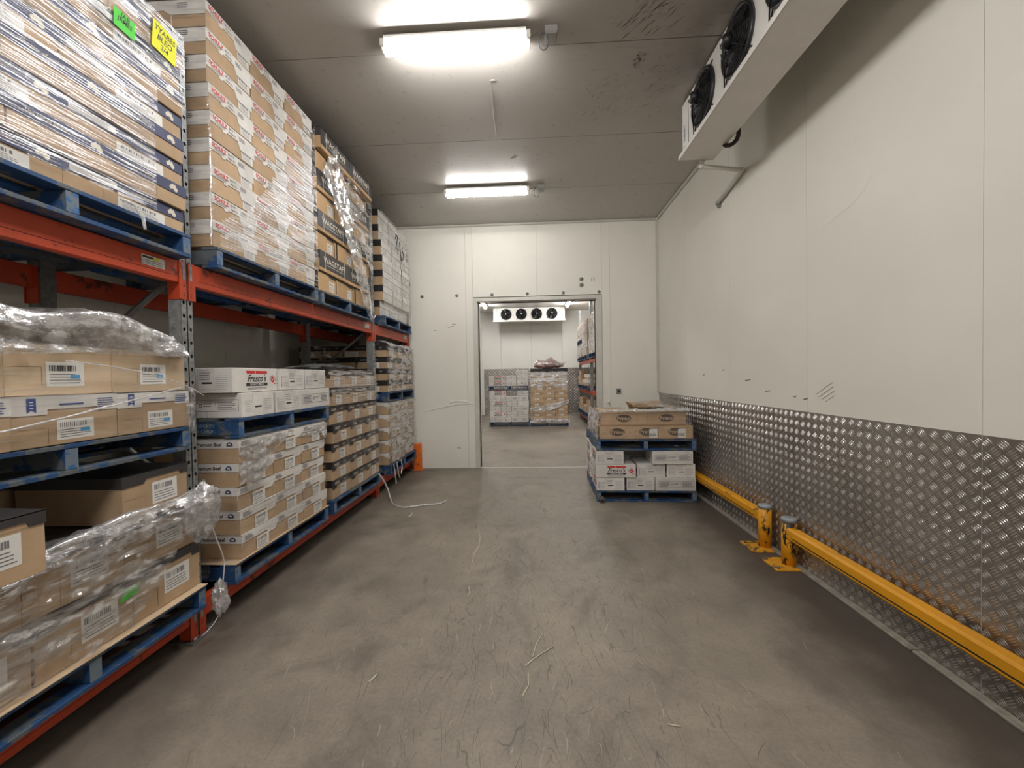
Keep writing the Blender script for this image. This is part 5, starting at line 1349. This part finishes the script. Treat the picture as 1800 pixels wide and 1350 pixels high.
nl = ['lowest', 'second', 'third', 'fourth', 'fifth', 'sixth', 'seventh', 'eighth', 'topmost']
for i, (st, h_) in enumerate(lay):
    for j in range(3):
        s2 = 'tan' if (i == 6 and j == 1) else st
        fc(s2, -.04+j*.355+random.uniform(-.004, .004), .352, z, h_, 1 if False else 0, '%s carton, %s across, %s layer of the far-room stack under pink bag' % ('tan' if s2 == 'tan' else 'white-topped tan', names[j], nl[i]), G, 11.90)
    z += h_
# crates
for j in range(2):
    t = thing('plastic_crate', 'black vented plastic crate under pink bag, %s' % ('white-stack side', 'rack side')[j], 'crate', (-.045+.272+j*.545, 12.10, z), group='black crates on the far stack')
    w_, d_, h_ = .535, .38, .115
    mb = MB(); mb.box(-w_/2, w_/2, -d_/2, d_/2, 0, .006, BLACK_P)
    for zz_ in (0, .028, .056, h_-.014):
        for yy in (-d_/2, d_/2-.008): mb.box(-w_/2, w_/2, yy, yy+.008, zz_, zz_+(.006 if 0 < zz_ < .1 else .014), BLACK_P)
        for xx in (-w_/2, w_/2-.008): mb.box(xx, xx+.008, -d_/2, d_/2, zz_, zz_+(.006 if 0 < zz_ < .1 else .014), BLACK_P)
    for yy in (-d_/2+.009, d_/2-.010): mb.box(-w_/2+.01, w_/2-.01, yy, yy+.001, .01, h_-.012, CHAR_LID)
    mb.obj('crate_body', t)
    mb = MB()
    for k in range(9):
        xx = -w_/2+k*(w_-.012)/8
        for yy in (-d_/2, d_/2-.008): mb.box(xx, xx+.012, yy-.001, yy+.009, 0, h_, BLACK_P)
    mb.obj('rib', t)
zc_ = z+.115
t = thing('meat_bag', 'clear plastic bag of pink meat on top of black crates', 'bag', (.50, 12.1, zc_))
mb = MB(); V = []; F = []; n, m = 32, 20
for i in range(m+1):
    u = i/m; x = (u-.5)*.86
    wdt = .10*math.sin(math.pi*min(1, max(.06, u)))**.5; hg = .11+.05*math.sin(u*math.pi*2+.9)**2
    for k in range(n):
        a = 2*math.pi*k/n; nn = 1+.25*noise.noise(Vector((x*9, math.cos(a)*1.2, math.sin(a)*1.2)))
        s = max(.05, math.sin(math.pi*u))**.45
        V.append((x, wdt*1.6*math.cos(a)*nn, max(.001, hg*s*(1+math.sin(a)*nn)+.05*(2*u-1)**2)))
for i in range(m):
    for k in range(n): F.append([i*n+k, i*n+(k+1) % n, (i+1)*n+(k+1) % n, (i+1)*n+k])
PINK = mat('pink_meat', srgb(205, 148, 140), .4, var=.35, vs=14)
mb.add(V, F, PINK, True); mb.obj('meat', t)
mb = MB(); mb.add([(x*1.03, y*1.08, z_*1.08+.004) for x, y, z_ in V], F, FILM_LOOSE, True)
mb.add([(-.42, -.03, .05), (-.36, .05, .06), (-.40, .03, .22), (-.30, -.02, .15)], [[0, 1, 3, 2]], FILM_LOOSE, True)
mb.add([(.38, -.03, .05), (.42, .05, .06), (.52, .0, .21), (.36, -.02, .13)], [[0, 1, 2, 3]], FILM_LOOSE, True)
mb.obj('plastic_skin', t)
sheet('stretch_wrap', 'white film sash draped across the far tan cartons', lambda u, v: (-.06+u*1.12, 11.875, .50+.24*u**2+(v-.5)*(.10+.08*math.sin(u*3.1))), 50, 16, FILM_WHITE, .02, 8, None, None, 30)
sheet('stretch_wrap', 'white film skirt round bottom of the far tan cartons', lambda u, v: (-.08+u*1.16, 11.86, .10+v*.13), 50, 12, FILM_WHITE, .015, 9, None, None, 31)
sheet('stretch_wrap', 'glossy film over upper white-topped far cartons', lambda u, v: (-.05+u*1.08, 11.88, 1.15+v*.45), 40, 20, FILM_CREASE, .01, 8, None, None, 32)
tail('film_strand', 'film scrap on far-room floor beside tan stack', [(1.05, 11.8, .01), (1.12, 11.75, .01), (1.2, 11.78, .01)], .012)
# orange guard and red extinguisher-like post in the far room
t = thing('corner_guard', 'orange guard post just inside far room by the tread plate', 'guard', (-2.02, 13.2, 0))
mb = MB(); mb.box(-.09, .09, -.05, .05, 0, .56, ORANGE2, .01); mb.obj('shield', t); mb = MB(); mb.box(-.12, .12, -.08, .08, 0, .01, ORANGE2); mb.obj('baseplate', t)
t = thing('red_bollard', 'short red bollard by far wall behind the tan stack', 'bollard', (1.26, 15.2, 0))
mb = MB(); mb.lathe((0, 0, 0), [(.06, 0), (.06, .42), (.04, .45)], mat('red_paint', srgb(170, 34, 34), .45), 16); mb.obj('post', t); mb = MB(); mb.box(-.1, .1, -.1, .1, 0, .01, GALV_D); mb.obj('baseplate', t)

# far rack, seen edge-on at the right of the doorway
fr = thing('pallet_rack', 'orange racking standing along far-room side beyond the doorway', 'racking', (0, 0, 0))
RX = 1.66
def fup(y):
    for x in (RX, RX+.85):
        mb = MB(); mb.box(x, x+.08, y-.04, y+.04, 0, 3.72, GALV, .004)
        for k in range(24): mb.box(x-.001, x, y-.012, y+.012, .15+k*.15, .175+k*.15, DARK)
        mb.obj('upright', fr)
    for z_ in (.3, 1.1, 1.9, 2.7):
        mb = MB(); mb.tube([(RX+.06, y, z_), (RX+.85, y, z_+.6)], .018, GALV_D, 6); mb.obj('brace', fr)
for y in (8.9, 11.65, 14.35): fup(y)
for (a, b) in ((8.94, 11.61), (11.69, 14.31)):
    for z_ in (.22, 1.03, 1.93):
        for x in (RX-.004, RX+.89):
            mb = MB(); mb.box(x, x+.05, a, b, z_-.11, z_, ORANGE, .004); mb.obj('beam', fr)
def far_load(y0, z0, rows_, style, lbl, pl_lbl, nlay, h_, wrap=False, dz=0, xf=RX-.07):
    t = pallet((xf+.5825, y0+.5825, z0), 0, pl_lbl, simple=True); t.rotation_euler = (0, 0, math.pi)
    z_ = z0+PH+.002
    for i in range(nlay):
        for c in range(3):
            if rows_ and (i, c) in rows_: continue
            carton(style, .56, .383, h_-.004, 'E', (xf+.02+.28, y0+.388*(c+.5), z_), math.pi+random.uniform(-.01, .01), '%s, %s from doorway, %s layer' % (lbl, ('first', 'second', 'third')[c], ('lowest', 'second', 'third', 'fourth', 'fifth', 'sixth')[i]), 'cartons on the far rack')
        z_ += h_
    if wrap: sheet('stretch_wrap', 'film round %s' % pl_lbl.replace('blue pallet', 'load of blue pallet'), lambda u, v: (xf+.005, y0-.01+u*1.18, z0+PH+v*(nlay*h_)), 30, 30, FILM_WHITE if wrap == 2 else FILM_LOOSE, .02, 7, None, None, 40+int(y0))
    return z_
far_load(11.80, 1.935, None, 'plain', 'kraft carton, far rack top near load', 'blue pallet on far rack top beam, nearer load', 5, .21, 2)
zq = far_load(13.08, 1.935, None, 'plain', 'kraft carton, far rack top end load', 'blue pallet on far rack top beam, end load', 2, .21, 1)
far_load(13.08, zq+.003, None, 'plain', 'kraft carton, far rack crowning load', 'blue pallet crowning the end load of far rack', 3, .17, 1)
far_load(13.08, 1.035, {(1, 0), (2, 0), (2, 2)}, 'plain', 'kraft carton, far rack mid-level end', 'blue pallet on far rack middle beam, end load', 3, .155)
far_load(11.80, 1.035, {(1, 2)}, 'whitetop', 'white-topped carton, far rack mid-level', 'blue pallet on far rack middle beam, nearer load', 2, .17)
far_load(13.08, .225, {(1, 2)}, 'plain', 'kraft carton, far rack low end', 'blue pallet on far rack low beam, end load', 2, .2)
far_load(11.80, .225, {(1, 2), (1, 1)}, 'tan', 'tan carton, far rack low', 'blue pallet on far rack low beam, nearer load', 2, .2)
far_load(10.30, 1.935, None, 'plain', 'kraft carton, far rack doorway end', 'blue pallet on far rack top beam, doorway end', 5, .21, 2)
